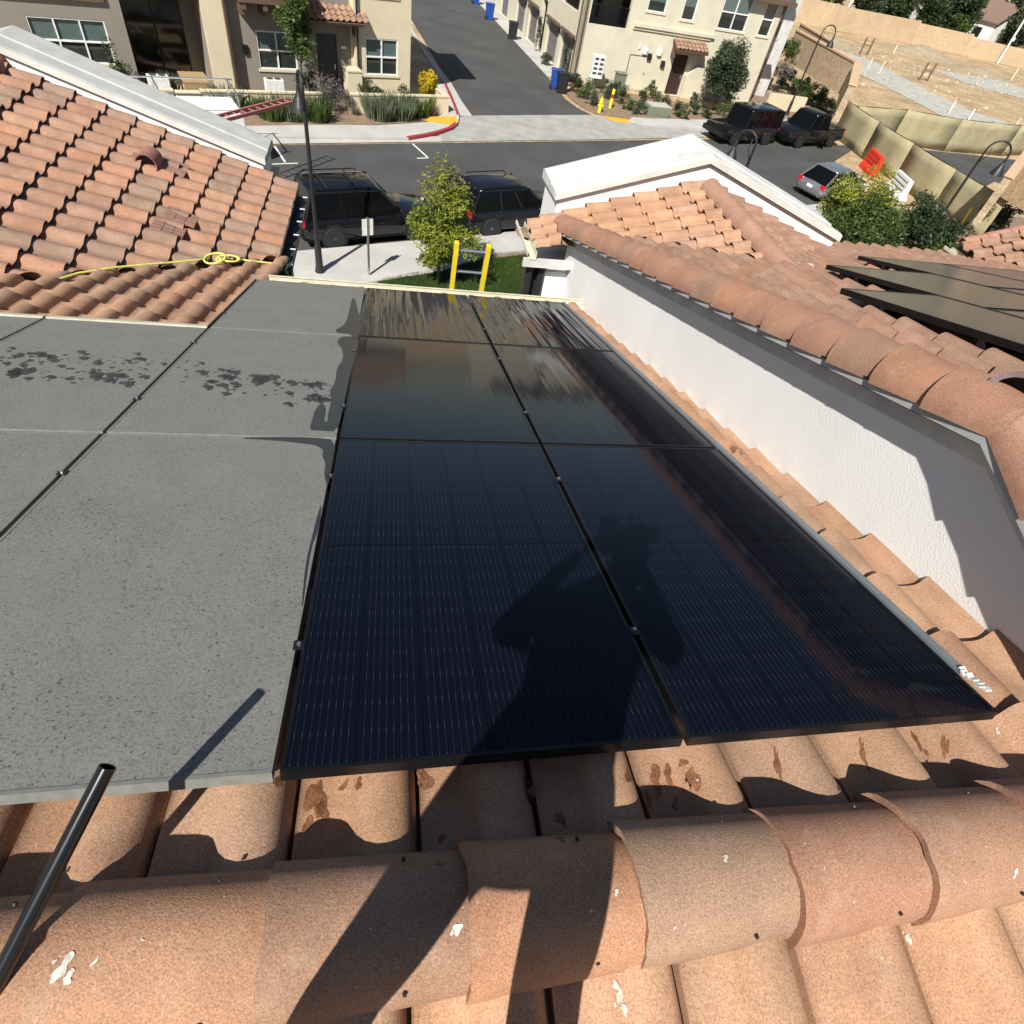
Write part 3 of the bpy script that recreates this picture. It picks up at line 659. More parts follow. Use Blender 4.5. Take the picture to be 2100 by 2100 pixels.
# fascia boards and gutters
mb = MB(); mb.box(A.P(.38, EV-.06, ZT-T*EV-.09), (1.72, .02, .09), A.X, A.Y); mb.build('fascia', 'board_grey', own)
mb = MB(); mb.box(A.P(-1.53, 8.8, ZL+T*1.5-.09), (.02, 1.3, .09), A.X, A.Y); mb.build('fascia', 'gutter_dark', own)
def gutter(par, fr, a, b_, out, z, mat, w=.12, h=.09, inner=None, name='gutter'):
    ax = (b_-a).normalized(); mb = MB(); t_ = .006
    prof = [(0, h), (0, 0), (w*.75, 0), (w, h*.55), (w, h), (w-.016, h), (w-.016, h-t_), (w-t_, h-t_-.004), (w-t_, h*.55), (w*.75-t_*.4, t_), (t_, t_), (t_, h)]
    n = len(prof); vs = [a+out*x+V((0, 0, z+y)) for x, y in prof]+[b_+out*x+V((0, 0, z+y)) for x, y in prof]
    fs = [(i, (i+1) % n, n+(i+1) % n, n+i) for i in range(n)] + [tuple(range(n))[::-1], tuple(range(n, 2*n))]
    mb.add(vs, fs); g = mb.build(name, mat, par); return g
zg = ZT - T*EV - .025
g = gutter(own, A, A.P(-1.30, EV-.03, 0), A.P(2.2, EV-.03, 0), A.Y, zg, 'gutter_cream', w=.17, h=.12)
mb = MB()
for u in (-.9, -.3, .25, .8, 1.35, 1.85): mb.box(A.P(u, EV+.03, zg+.082), (.012, .055, .004), A.X, A.Y)
mb.build('hanger', 'gutter_cream', g)
g = gutter(own, A, A.P(-1.43, 7.42, 0), A.P(-1.43, 9.98, 0), A.X, ZL+T*1.44-.12, 'gutter_dark', w=.17, h=.11)
mb = MB(); v = 7.6
while v < 10: mb.box(A.P(-1.30, v, ZL+T*1.44-.008), (.035, .012, .004), A.X, A.Y); v += .42
mb.build('hanger', 'plastic_white', g)
# street-end parapet of the left wing, with its wide sloping coping
def parapet(par, F, u0, up_, u1, v, zf, zbelow, depth, side, overl=.0, mat='coping_white'):
    """zf(u) = top of the face at u; gable with apex at up_"""
    mb = MB()
    for a, c in ((u0, up_), (up_, u1)):
        mb.add([F.P(a, v, zbelow), F.P(c, v, zbelow), F.P(c, v, zf(c)-.015), F.P(a, v, zf(a)-.015), F.P(a, v+depth, zbelow), F.P(c, v+depth, zbelow), F.P(c, v+depth, zf(c)-.015), F.P(a, v+depth, zf(a)-.015)],
               [(0, 1, 2, 3), (4, 7, 6, 5), (3, 2, 6, 7), (0, 3, 7, 4), (1, 5, 6, 2)])
    p = mb.build('parapet', 'stucco_white', par)
    for a, c in ((u0, up_), (up_, u1)):
        mb = MB(); s = (V((0, 0, zf(c)-zf(a))) + F.X*(c-a)).normalized(); nn = s.cross(F.Y); nn = nn if nn.z > 0 else -nn
        e0 = .05 if a == u0 else 0; e1 = .05 if c == u1 else 0
        prof = [(-.045, .0), (-.045, .075), (.01, .088), (depth*.38, .075), (depth*.40, .092), (depth-.02, .097), (depth+.06, .075), (depth+.06, -.03)]
        P0 = F.P(a, v, zf(a)) - s*e0; P1 = F.P(c, v, zf(c)) + s*e1; k = len(prof)
        vs = [P0+F.Y*x+V((0, 0, y)) for x, y in prof]+[P1+F.Y*x+V((0, 0, y)) for x, y in prof]
        mb.add(vs, [(i, (i+1) % k, k+(i+1) % k, k+i) for i in range(k)]+[tuple(range(k))[::-1], tuple(range(k, 2*k))])
        cp_ = mb.build('coping', mat, p)
        mb = MB(); prof = [(-.052, -.006), (-.052, .068), (-.044, .068), (-.044, -.006)]; k = 4
        vs = [P0+F.Y*x+V((0, 0, y)) for x, y in prof]+[P1+F.Y*x+V((0, 0, y)) for x, y in prof]
        mb.add(vs, [(i, (i+1) % k, k+(i+1) % k, k+i) for i in range(k)]+[tuple(range(k))[::-1], tuple(range(k, 2*k))]); mb.build('edge', 'lip_white', cp_)
        mb = MB(); prof = [(-.047, -.012), (-.047, -.006), (.0, -.006), (.0, -.012)]
        vs = [P0+F.Y*x+V((0, 0, y)) for x, y in prof]+[P1+F.Y*x+V((0, 0, y)) for x, y in prof]
        mb.add(vs, [(i, (i+1) % k, k+(i+1) % k, k+i) for i in range(k)]+[tuple(range(k))[::-1], tuple(range(k, 2*k))]); mb.build('flashing', 'metal_dark', cp_)
    return p
parapet(own, A, -1.9, UR, -8.0, 10.0, lambda u: 6.98-.32*abs(u-UR)-.0, 0, .74, 1, mat='coping_grey')
mb = MB(); mb.prism([A.P(-1.93, 10.02, 0), A.P(-1.93, 10.72, 0), A.P(-1.78, 10.72, 0), A.P(-1.78, 10.02, 0)], V((0, 0, 5.7))); mb.build('wall', 'stucco_cream', own)

# vent hood and flat vent tiles on the left wing
def on_left(x, y, off=0): return hit(x, y, A.P(0, 0, ZL+off), V((0, 0, 1))+A.X*T)
NL = DL.cross(A.Y); NL = NL if NL.z > 0 else -NL
c = on_left(305, 338, .05)
vo = cap(own, c - A.Y*.14+NL*.045, A.Y, .30, .125, .125, 'roof_vent', 'cap', (.27, .13, .10), NL, th=.012, sweep=1.15)
mb = MB(); mb.lathe([(.0, 0), (.045, 0), (.045, .12), (.0, .12)], c+A.Y*.02, 12, '', NL); mb.build('vent_pipe', 'metal_dark', vo, world=False) if False else None
mb = MB(); mb.box(c+DL*.10+A.Y*.16+NL*.02, (.30, .20, .004), DL, A.Y, NL); mb.build('flashing', 'roof_rose', own)
for (x, y) in ((372, 445), (345, 470)):
    c = on_left(x, y, .075); mb = MB(); mb.box(c, (.165, .14, .012), DL, A.Y, NL, 'roof_rose')
    for k in range(1, 4): mb.box(c+A.Y*(-.14+.07*k)+NL*.013, (.16, .003, .002), DL, A.Y, NL, 'trim_brown')
    for k in range(1, 3): mb.box(c+DL*(-.165+.11*k)+NL*.0135, (.002, .135, .002), DL, A.Y, NL, 'trim_brown')
    mb.build('flat_vent_tile', None, own)
# dark flashing along the panels' left field edge, pale flashing along the wall
mb = MB()
for k in range(22):
    pass
b0 = A.P(1.86+.10, .95, ZT-T*.95+.075)

# ============================================================ SOLAR PANELS (each one a thing)
PW, PL, GAP, RG = 1.045, 1.88, .018, .022
NP = A.X.cross(D); NP = NP if NP.z > 0 else -NP
def panel_pos(u, bdist): return A.P(0, 0, Z0) + A.X*u + D*bdist - A.Y*0
pn = EYE - NP*1.30          # foot of the eye on the glass plane: D measured from here
def pp(a, b_, h=0.): return pn + A.X*a + D*b_ + NP*h
rotm = Matrix((A.X, D, NP)).transposed()
if rotm.determinant() < 0: rotm = rotm
def solar_panel(label, a, b_, dusty, wl=PW, ll=PL, film=0., edge='none'):
    o = thing('solar_panel', label, 'solar panel', pp(a, b_), 0, 'solar panels on the foreground roof')
    o.rotation_euler = rotm.to_euler()
    fm = 'frame_dust' if dusty else 'frame_black'
    mb = MB(); t_ = .011; h = .035
    for x0, x1, y0, y1 in ((0, wl, 0, t_), (0, wl, ll-t_, ll), (0, t_, t_, ll-t_), (wl-t_, wl, t_, ll-t_)):
        mb.box(((x0+x1)/2, (y0+y1)/2, -h/2), ((x1-x0)/2, (y1-y0)/2, h/2))
    mb.build('frame', fm, o, world=False)
    mb = MB(); mb.box((wl/2, ll/2, -.0045), (wl/2-t_, ll/2-t_, .003)); mb.build('glass', 'dust' if dusty else 'solar_glass', o, world=False, film=film)
    mb = MB(); mb.box((wl/2, ll/2, -.012), (wl/2-t_, ll/2-t_, .002)); mb.build('back_sheet', 'black_metal', o, world=False)
    return o
simple('frame_black', (.008, .008, .009), .35, .3); simple('frame_dust', (.17, .175, .155), .7, .0, var=.15, scale=30)
cols = [(-3.45, 'second dusty'), (-2.385, 'left dusty')]
a0 = -1.325; a1 = -.262; a2 = .802
rows = [.925, .925+PL+RG, .925+2*(PL+RG)]
P = {}
P['d00'] = solar_panel('dusty grey solar panel nearest the camera, crossed by the black pole shadow', a0, rows[0], True)
P['d01'] = solar_panel('dusty grey solar panel in the middle row with drips and a wet right corner', a0, rows[1], True)
P['d02'] = solar_panel('dusty grey solar panel by the cream gutter, its right edge wet', a0, rows[2], True, ll=1.83)
P['e0'] = solar_panel('dusty grey solar panel at the left edge of the picture, in the near row', a0-PW-GAP, rows[0], True)
P['e1'] = solar_panel('dusty grey solar panel left of the middle, spattered with drips, below the barrel tiles', a0-PW-GAP, rows[1], True)
P['f1'] = solar_panel('dusty grey solar panel at the far left, only its corner in view below the tiles', a0-2*(PW+GAP), rows[1], True)
P['f0'] = solar_panel('dusty grey solar panel beyond the left edge of the near row', a0-2*(PW+GAP), rows[0], True)
P['c00'] = solar_panel('clean dark solar panel nearest the camera, beside the dusty panel with the pole shadow', a1, rows[0], False)
P['c01'] = solar_panel('clean dark solar panel in the middle row, beside the drip marked dusty panel', a1, rows[1], False, film=.10)
P['c02'] = solar_panel('clean wet solar panel by the gutter below the yellow ladder, streaked with reflections', a1, rows[2], False, ll=1.83, film=1.)
P['c10'] = solar_panel('clean dark solar panel nearest the camera on the right, by the white wall', a2, rows[0], False)
P['c11'] = solar_panel('clean dark solar panel in the middle row on the right, by the orange tile strip', a2, rows[1], False, film=.10)
P['c12'] = solar_panel('clean wet solar panel by the gutter at the far right, streaked with reflections', a2, rows[2], False, ll=1.83, film=1.)
# clamps with bright bolts in the gaps, rails below
def clampat(par, a, b_):
    mb = MB(); mb.box(pp(a, b_, .002), (.016, .018, .0025), A.X, D, NP, 'black_metal')
    mb.lathe([(0, .004), (.0065, .004), (.0065, .011), (0, .012)], pp(a, b_), 8, 'alu', NP)
    o = mb.build('clamp', None, None)
    o.parent = par; o.matrix_parent_inverse = (Matrix.Translation(par.location) @ rotm.to_4x4()).inverted()
for key, a in (('c00', a1-GAP/2), ('c10', a2-GAP/2), ('d00', a0-GAP/2)):
    ks = {'c00': ('c00', 'c01', 'c02'), 'c10': ('c10', 'c11', 'c12'), 'd00': ('d00', 'd01', 'd02')}[key]
    for k, r0 in zip(ks, rows):
        for q in (.42, 1.48): clampat(P[k], a, r0+q)
own_rail = MB()
for r0 in rows:
    for q in (.42, 1.48):
        xa = a0-2*(PW+GAP)-.1 if r0 < rows[2] else a0
        own_rail.box(pp((xa+a2+PW+.0)/2, r0+q, -.06), ((a2+PW-xa)/2, .02, .022), A.X, D, NP)
rl = own_rail.build('rail', 'black_metal', own)
# skirt strip of metal on the right side of the array
mb = MB(); mb.box(pp(a2+PW+.010, (rows[0]+.16+rows[2]+1.83)/2, -.012), (.0045, (rows[2]+1.83-rows[0]-.16)/2, .02), A.X, D, NP)
mb.box(pp(a2+PW+.026, (rows[0]+.16+rows[2]+1.83)/2, .006), (.013, (rows[2]+1.83-rows[0]-.16)/2, .0015), A.X, D, NP); mb.build('edge_trim', 'alu_dull', own) if 'alu_dull' in MAT else (simple('alu_dull', (.22, .25, .27), .5, .3), mb.build('edge_trim', 'alu_dull', own))
c = pp(a2+PW+.02, rows[0]+.13, .01); mb = MB()
for i in range(7): mb.box(c+D*(i*.014-.05)+A.X*rnd.uniform(-.008, .012), (.012, .009, .003), A.X, (D+NP*rnd.uniform(-.6, .6)).normalized(), NP)
mb.build('torn_tape', 'coping_white', own)
# far edge of the left panels: thick dusty frame end and black side flashing beside the barrel tiles
mb = MB(); mb.box(pp(a0-.014, (rows[2]+rows[2]+1.8)/2, -.03), (.006, .9, .04), A.X, D, NP); mb.build('side_flashing', 'black_metal', own)

simple('dust_lip', (.46, .45, .35), .9, var=.15, scale=14)
for k_ in ('e1', 'f1'):
    o_ = P[k_]; mb = MB(); mb.box((PW/2, PL+.004, .004), (PW/2, .022, .006)); mb.box((PW/2, PL+.026, -.03), (PW/2, .004, .04)); mb.build('dusty_edge', 'dust_lip', o_, world=False)
# water: wet patches and drips on the dust (film of water, 1 mm)
def blob(mb, a, b_, ra, rb, q, n=12, rot=0., h=.0012):
    vs = [pp(a, b_, h)]
    for i in range(n):
        t_ = 2*pi*i/n; k = q.uniform(.6, 1.3); x = ra*k*cos(t_); y = rb*k*sin(t_)
        vs.append(pp(a+x*cos(rot)-y*sin(rot), b_+x*sin(rot)+y*cos(rot), h))
    mb.add(vs, [(0, 1+i, 1+(i+1) % n) for i in range(n)])
def pab(x, y):
    p = hit(x, y, pn, NP)-pn; return p.dot(A.X), p.dot(D)
def wetpoly(par, pts, name='wet_patch', h=.0013):
    for _ in range(1):
        k_ = len(pts); pts = [(pts[i][0]*a_+pts[(i+1) % k_][0]*(1-a_), pts[i][1]*a_+pts[(i+1) % k_][1]*(1-a_)) for i in range(k_) for a_ in (.75, .25)]
    mb = MB(); vs = [pp(*pab(x, y), h) for x, y in pts]; mb.add(vs, [tuple(range(len(vs)))])
    o = mb.build(name, 'water_film', None); o.parent = par
    o.matrix_parent_inverse = (Matrix.Translation(par.location) @ rotm.to_4x4()).inverted()
    bm = bmesh.new(); bm.from_mesh(o.data); bmesh.ops.triangulate(bm, faces=bm.faces[:]); bm.to_mesh(o.data); bm.free()
wetpoly(P['d02'], [(752, 600), (749, 640), (740, 678), (730, 700), (722, 690), (715, 684), (690, 682), (688, 676), (705, 668), (712, 655), (718, 630), (722, 612), (728, 612), (733, 635), (738, 650), (742, 630)])
wetpoly(P['d01'], [(738, 700), (720, 760), (700, 855), (690, 885), (655, 883), (634, 882), (640, 862), (648, 835), (664, 826), (668, 842), (663, 864), (672, 866), (672, 850), (680, 822), (676, 800), (688, 785), (690, 755), (704, 738), (702, 715), (690, 702), (700, 690), (725, 690)])
wetpoly(P['d00'], [(690, 903), (680, 960), (672, 1000), (664, 975), (668, 950), (660, 935), (664, 924), (650, 914), (625, 910), (560, 903), (480, 899), (560, 896), (640, 897)])
wetpoly(P['d00'], [(655, 1080), (636, 1130), (628, 1190), (618, 1260), (622, 1200), (628, 1150), (640, 1100), (650, 1060), (660, 1030)])
for key, n_, seed in (('e1', 120, 3), ('d01', 110, 4)):
    mb = MB(); q = random.Random(seed)
    for i in range(n_):
        if key == 'e1': x = q.uniform(0, 335); yc = 732 + x*.05
        else: x = q.uniform(355, 690); yc = 750 + (x-355)*.15
        y = yc + q.choice([q.gauss(-4, 8), q.gauss(10, 16), q.gauss(28, 10)])
        if y < yc-28: continue
        a, b_ = pab(x, y); s = q.choice([.4, .5, .5, .7, .7, .9, .9, 1.2, 1.5, 2.1])
        if key == 'e1' and not (a0-PW-GAP+.02 < a < a0-GAP-.03): continue
        if key == 'd01' and not (a0+.03 < a < a1-.05): continue
        blob(mb, a, b_, .015*s, .015*s, q, rot=q.uniform(-.7, .3))
        if s > 1: blob(mb, a+.013*s, b_-.014*s, .008*s, .020*s, q, rot=q.uniform(-.7, .3))
    o = mb.build('water_drips', 'water_film', None); o['kind'] = 'stuff'; par = P[key]; o.parent = par
    o.matrix_parent_inverse = (Matrix.Translation(par.location) @ rotm.to_4x4()).inverted()

# wet stains on the tiles below and beside the array, laid on the real tile surface
bpy.context.view_layer.update(); DG = bpy.context.evaluated_depsgraph_get()
def surf(p, n, above=.10):
    ok, loc, nn, *_ = sc.ray_cast(DG, p+n*above, -n); return loc if ok and (loc-p).length < .25 else p
def surfpx(x, y):
    ok, loc, nn, *_ = sc.ray_cast(DG, EYE, ray(x, y).normalized()); return loc
def stain(x, y, r, seed, asp, ang=0., mat='wet_tile', name='wet_stain', par=None, n=None):
    q = random.Random(seed); ok, c, nn, fi, ob_, mm = sc.ray_cast(DG, EYE, ray(x, y).normalized())
    if not ok or not ob_.name.startswith(('roof', 'ridge_tile')): return
    n = NP if n is None else n
    if n == 'hit': n = nn if nn.dot(ray(x, y)) < 0 else -nn
    sf = lambda p_, n_: (lambda h_: h_ if abs((h_-c).dot(n_)) < .02 else p_)(surf(p_, n_, .03))
    d = (D*cos(ang)+A.X*sin(ang)); e_ = n.cross(d); k = 30; vs = [c+n*.0015]; a1_, a2_, a3_ = q.uniform(0, 6), q.uniform(0, 6), q.uniform(0, 6); rr = [.85+.22*sin(2*2*pi*i_/k+a1_)+.16*sin(3*2*pi*i_/k+a2_)+.10*sin(5*2*pi*i_/k+a3_) for i_ in range(k)]
    for f_ in (.5, 1.):
        for i in range(k):
            p_ = c+(d*cos(2*pi*i/k)*asp+e_*sin(2*pi*i/k))*r*f_*rr[i]; vs.append(sf(p_, n)+n*.0015)
    mb = MB(); mb.add(vs, [(0, 1+i, 1+(i+1) % k) for i in range(k)]+[(1+i, 1+k+i, 1+k+(i+1) % k, 1+(i+1) % k) for i in range(k)]); mb.build(name, mat, par or own)
for i, (x, y, r, asp, ang) in enumerate(((1505, 920, .030, 1.4, .3), (1520, 930, .018, 1.2, 0), (1530, 940, .008, 1, 0), (1486, 905, .005, 1, 0), (1403, 803, .008, 1, 0), (1460, 857, .005, 1, 0), (648, 1638, .026, 2.2, 0), (570, 1603, .012, 1.2, .2), (632, 1690, .012, 1.8, 0), (662, 1660, .016, 1.8, 0), (705, 1612, .010, 1.6, .3), (735, 1608, .012, 1.3, 0), (870, 1600, .022, 1.6, 0), (905, 1720, .009, 1.6, 0), (900, 1770, .007, 1.5, 0), (1080, 1620, .030, 1.2, .4), (1150, 1680, .014, 1.6, 0), (1150, 1720, .010, 1.3, .3), (1290, 1590, .014, 2.2, .2), (1330, 1640, .012, 2.0, .2), (1370, 1590, .014, 2.2, .2), (1385, 1650, .010, 2., .2), (1400, 1565, .010, 1.2, .2), (1592, 1560, .007, 5, .25), (1600, 1585, .004, 6, .25), (1768, 1540, .007, 5, .3), (1778, 1570, .004, 5, .3), (1880, 1520, .010, 3.5, .35), (1900, 1545, .006, 3, .35), (1937, 1530, .008, 5, .4), (1420, 1600, .016, 2.4, .2), (1345, 1600, .020, 2.4, .2))):
    stain(x, y, r, 40+i, asp, ang)
for i, (x, y, r_, asp) in enumerate(((128, 1985, .012, 2), (140, 2006, .009, 1.2), (112, 1972, .004, 1), (150, 1990, .004, 1), (195, 1972, .003, 3), (938, 1905, .009, 2), (928, 1912, .006, 1), (1264, 1830, .005, 1.5), (1488, 1760, .006, 1.6), (1212, 1868, .004, 1), (1383, 1902, .003, 2), (1650, 1730, .003, 1), (2082, 1790, .008, 2.2), (2020, 1736, .002, 1), (760, 1905, .003, 1), (1290, 1932, .003, 2), (292, 1928, .003, 1), (1940, 1810, .002, 1), (1690, 1780, .002, 1), (460, 1840, .002, 1), (1266, 1995, .007, 1.8), (1264, 2020, .010, 1.5), (1272, 2045, .013, 1.6), (1280, 2068, .012, 1.4), (1262, 2060, .006, 1), (1862, 1925, .010, 1.3), (1850, 1912, .004, 1), (2045, 1500, .008, 1.5), (1430, 1600, .004, 1))):
    stain(x, y, r_, 90+i, asp, .5, 'bird_white', 'bird_dropping', own, 'hit')

# ============================================================ ROPE
rp = [on_left(30, 598, .12), on_left(90, 582, .12), on_left(160, 560, .13), on_left(240, 548, .12), on_left(330, 540, .12), on_left(400, 534, .12), on_left(430, 528, .13)]
kn = on_left(440, 533, .14); kr = on_left(470, 533, .14)
mb = MB(); mb.tube(rp, .011, 8)
def loop(c, ra, rb, ph, tilt_, n=22):
    e1 = (A.X*.75+A.Y*-.3).normalized(); e2 = NL.cross(e1)
    return [c + e1*ra*cos(ph+2*pi*i/n) + e2*rb*sin(ph+2*pi*i/n) + NL*(.02+tilt_*sin(ph+2*pi*i/n)) for i in range(n+1)]
mb.tube(loop(kn, .10, .13, 0, .02), .011, 8); mb.tube(loop(kr, .11, .13, 1, -.015), .011, 8); mb.tube(loop((kn+kr)/2, .05, .08, 2, .01), .011, 8)
mb.tube([on_left(485, 531, .13), on_left(520, 536, .12), on_left(560, 540, .10), on_left(585, 543, .12)+A.X*.03, A.P(-1.30, 7.25, 5.78), A.P(-1.22, 7.15, 5.70), A.P(-1.18, 7.12, 4.9), A.P(-1.16, 7.1, 3.5)], .011, 8)
tag(mb.build('rope', 'rope', None, smooth=True), 'yellow green safety rope with a loose knot lying along the roof valley', 'rope')

# ============================================================ RIGHT-HAND HOUSE
ZU = 8.86; RV = 1.30; ZW = 5.93
rh = thing('townhouse', 'higher tile roofed townhouse at the right, with a white gable wall and parapet', 'townhouse', B.P(4, 4, 0))
DU = B.Y*cos(TILT)-V((0, 0, sin(TILT))); DB = -B.Y*cos(TILT)-V((0, 0, sin(TILT)))
zpk = ZU-T*RV
UV_ = 4.05; zwr = ZW+T*UV_
mb = MB(); tiles(mb, B.P(2.20, RV, zpk), B.X, DU, 0, 4.05-2.20+.02, .0, 7.5, 'rose2', 21, W=.27, E=.315)
mb.build('roof', 'tile', rh, smooth='auto', tintattr=True, clips=[(B.P(0, (ZU-ZW)/T, 0), B.X+B.Y), (B.P(4.05, 0, 0), B.X)])
mb = MB(); tiles(mb, B.P(4.05, RV, zpk), B.X, DU, 0, 5.4, .0, 7.55, 'rose2', 22, W=.27, E=.315)
mb.build('roof', 'tile', rh, smooth='auto', tintattr=True, clips=[(B.P(0, (ZU-zwr-T*UV_)/T, 0), B.Y-B.X)])
mb = MB(); tiles(mb, B.P(2.20, RV, zpk), B.X, DB, 0, 7.2, .0, 5.2, 'rose2', 23, W=.27, E=.315); mb.build('roof', 'tile', rh, smooth='auto', tintattr=True)
# wing
DWL = -B.X*cos(TILT)-V((0, 0, sin(TILT))); DWR = B.X*cos(TILT)-V((0, 0, sin(TILT)))
mb = MB(); tiles(mb, B.P(UV_, 0, zwr), B.Y, DWL, 4.9, 7.5, .0, (UV_-1.74)/cos(TILT), 'warm', 24, W=.27, E=.315, flip=True)
mb.build('roof', 'tile', rh, smooth='auto', tintattr=True, clips=[(B.P(0, (ZU-ZW)/T, 0), -(B.X+B.Y)), (B.P(0, 7.5, 0), B.Y)])
mb = MB(); tiles(mb, B.P(UV_, 0, zwr), B.Y, DWR, 4.9, 7.5, .0, 2.4/cos(TILT), 'rose2', 25, W=.27, E=.315, flip=True)
mb.build('roof', 'tile', rh, smooth='auto', tintattr=True, clips=[(B.P(0, (ZU-zwr-T*UV_)/T, 0), -(B.Y-B.X)), (B.P(0, 7.5, 0), B.Y)])
mb = MB(); tiles(mb, B.P(UV_, 0, zwr), B.Y, DWL, 4.9, 7.5, .0, (UV_-1.74)/cos(TILT), 'warm', 24, W=.27, E=.315, flip=True)
mb.build('roof', 'tile', rh, smooth='auto', tintattr=True, clips=[(B.P(0, (ZU-ZW)/T-.002, 0), B.X+B.Y), (B.P(2.16, 0, 0), B.X), (B.P(0, 6.80, 0), -B.Y), (B.P(1.85, 0, 0), -B.X)])
for k in range(8): cap(rh, B.P(UV_, 7.26-k*.30, zwr+.03), -B.Y, .36, .125, .11, tint=(.36, .205, .14))
# decks under
mb = MB(); q = lambda u, v, z: B.P(u, v, z-.04)
mb.add([q(2.2, RV, zpk), q(9.4, RV, zpk), q(9.4, 8.5, ZU-T*8.5), q(2.2, 8.5, ZU-T*8.5)], [(0, 1, 2, 3)])
mb.add([q(2.2, RV, zpk), q(9.4, RV, zpk), q(9.4, -3.8, zpk-T*5.1), q(2.2, -3.8, zpk-T*5.1)], [(3, 2, 1, 0)])
mb.add([q(UV_, 5.0, zwr), q(UV_, 7.5, zwr), q(1.74, 7.5, zwr-T*2.31), q(1.74, 7.3, zwr-T*2.31)], [(0, 1, 2, 3)])
mb.add([q(UV_, 5.0, zwr), q(UV_, 7.5, zwr), q(6.4, 7.5, zwr-T*2.35), q(6.4, 7.3, zwr-T*2.35)], [(3, 2, 1, 0)])
mb.build('roof_deck', 'soil', rh)
# rake caps, down to the street and down towards the camera
RU = 2.312; cz = .022
vv = RV+.02; k = 0
rk_t = [(.335, .175, .115), (.35, .18, .113), (.30, .178, .12), (.32, .172, .115), (.34, .183, .12)]
s_ = 0.
while RV + (s_+.3)*cos(TILT) < 7.55:
    p = B.P(RU, RV, zpk+cz) + DU*(s_+.30)
    cap(rh, p, -DU, .345, .156, .128, 'rake_tile', tint=rk_t[k % 5], up=(V((0, 0, 1))-B.X*.12), sweep=1.0, th=.014); s_ += .30; k += 1
s_ = .0
while s_ < 4.5:
    p = B.P(RU, RV, zpk+cz) + DB*(s_+.34)
    cap(rh, p, -DB, .385, .156, .128, 'rake_tile', tint=rk_t[(k+2) % 5], up=(V((0, 0, 1))-B.X*.12), sweep=1.0, th=.014); s_ += .34; k += 1
cap(rh, hit(2072, 828, A.P(0, 0, zpk+.10), V((0, 0, 1)))-V((0, 0, .02)), B.X-V((0, 0, .10)), .55, .135, .12, 'ridge_tile', tint=(.27, .19, .19), th=.022)
for i in range(18): cap(rh, B.P(2.85+i*.36, RV, zpk+.03), B.X, .42, .135, .12, 'ridge_tile', tint=rk_t[i % 5])
# gable wall with barge boards
mb = MB(); wz = -.13
mb.prism([B.P(WU, -3.6, 0), B.P(WU, -3.6, zpk-T*(RV+3.6)+wz), B.P(WU, RV, zpk+wz), B.P(WU, 7.12, ZU-T*7.12+wz), B.P(WU, 7.12, 0)], B.X*.25); mb.build('wall', 'stucco_white', rh)
def board(v0, z0_, v1, z1_, u, th, h, mat, name):
    mb = MB(); mb.add([B.P(u, v0, z0_-h), B.P(u, v1, z1_-h), B.P(u, v1, z1_), B.P(u, v0, z0_), B.P(u+th, v0, z0_-h), B.P(u+th, v1, z1_-h), B.P(u+th, v1, z1_), B.P(u+th, v0, z0_)], [(0, 1, 2, 3), (7, 6, 5, 4), (3, 2, 6, 7), (0, 4, 5, 1), (0, 3, 7, 4), (1, 5, 6, 2)])
    return mb.build(name, mat, rh)
board(RV, zpk-.02, 7.1, ZU-T*7.1-.02, 2.325, .025, .135, 'coping_white', 'barge_board')
board(RV, zpk-.02, -3.6, zpk-T*(RV+3.6)-.02, 2.325, .025, .135, 'coping_white', 'barge_board')
board(RV, zpk-.0, 7.2, ZU-T*7.2-.0, 2.20, .13, .012, 'soffit', 'soffit')
board(RV, zpk-.0, -3.7, zpk-T*(RV+3.7)-.0, 2.20, .13, .012, 'soffit', 'soffit')
board(RV, zpk+.02, 7.3, ZU-T*7.3+.02, 2.185, .02, .052, 'board_grey', 'barge_board')
board(RV, zpk+.02, -3.7, zpk-T*(RV+3.7)+.02, 2.185, .02, .052, 'board_grey', 'barge_board')
# dark underlay edge peeping out under the caps
k = 0; s_ = .05
while RV+s_ < 7.2:
    mb = MB(); v0 = RV+s_; mb.box(B.P(2.20, v0+.14, ZU-T*(v0+.14)+.012), (.024, .11, .006), B.X, DU, DU.cross(B.X)); mb.build('underlay', 'metal_dark', rh) if k % 1 == 0 else None
    s_ += .33; k += 1
# wing walls, parapet
mb = MB()
mb.prism([B.P(2.0, 6.9, 0), B.P(2.0, 7.55, 0), B.P(6.25, 7.55, 0), B.P(6.25, 6.9, 0)], V((0, 0, 6.2)))
mb.prism([B.P(2.6, -3.6, 0), B.P(2.6, 7.0, 0), B.P(9.2, 8.2, 0), B.P(9.2, -3.6, 0)], V((0, 0, 5.9))); mb.build('wall', 'stucco_white', rh)
parapet(rh, B, 2.22, UV_, 6.38, 7.5, lambda u: 7.46-.325*abs(u-UV_), 0, .70, 1)
g = gutter(rh, B, B.P(1.88, 6.75, 0), B.P(1.88, 7.62, 0), -B.X, 6.41, 'gutter_cream', w=.12, h=.09)
mb = MB(); mb.box(B.P(2.05, 6.78, 6.36), (.32, .02, .05), B.X, B.Y); mb.build('fascia', 'coping_white', rh)
mb = MB()
for u in (1.86, 2.02): mb.tube([B.P(u, 6.9, 6.3), B.P(u+.02, 6.9, .2)], .05, 8)
mb.box(B.P(1.98, 7.05, 3.1), (.14, .06, 3.1), B.X, B.Y); mb.build('downspout', 'metal_dark', rh)
mb = MB(); mb.box(B.P(4.3, 5.25, zwr+.03), (.35, .12, .02), B.X, B.Y); mb.build('mortar_patch', 'mortar', rh)
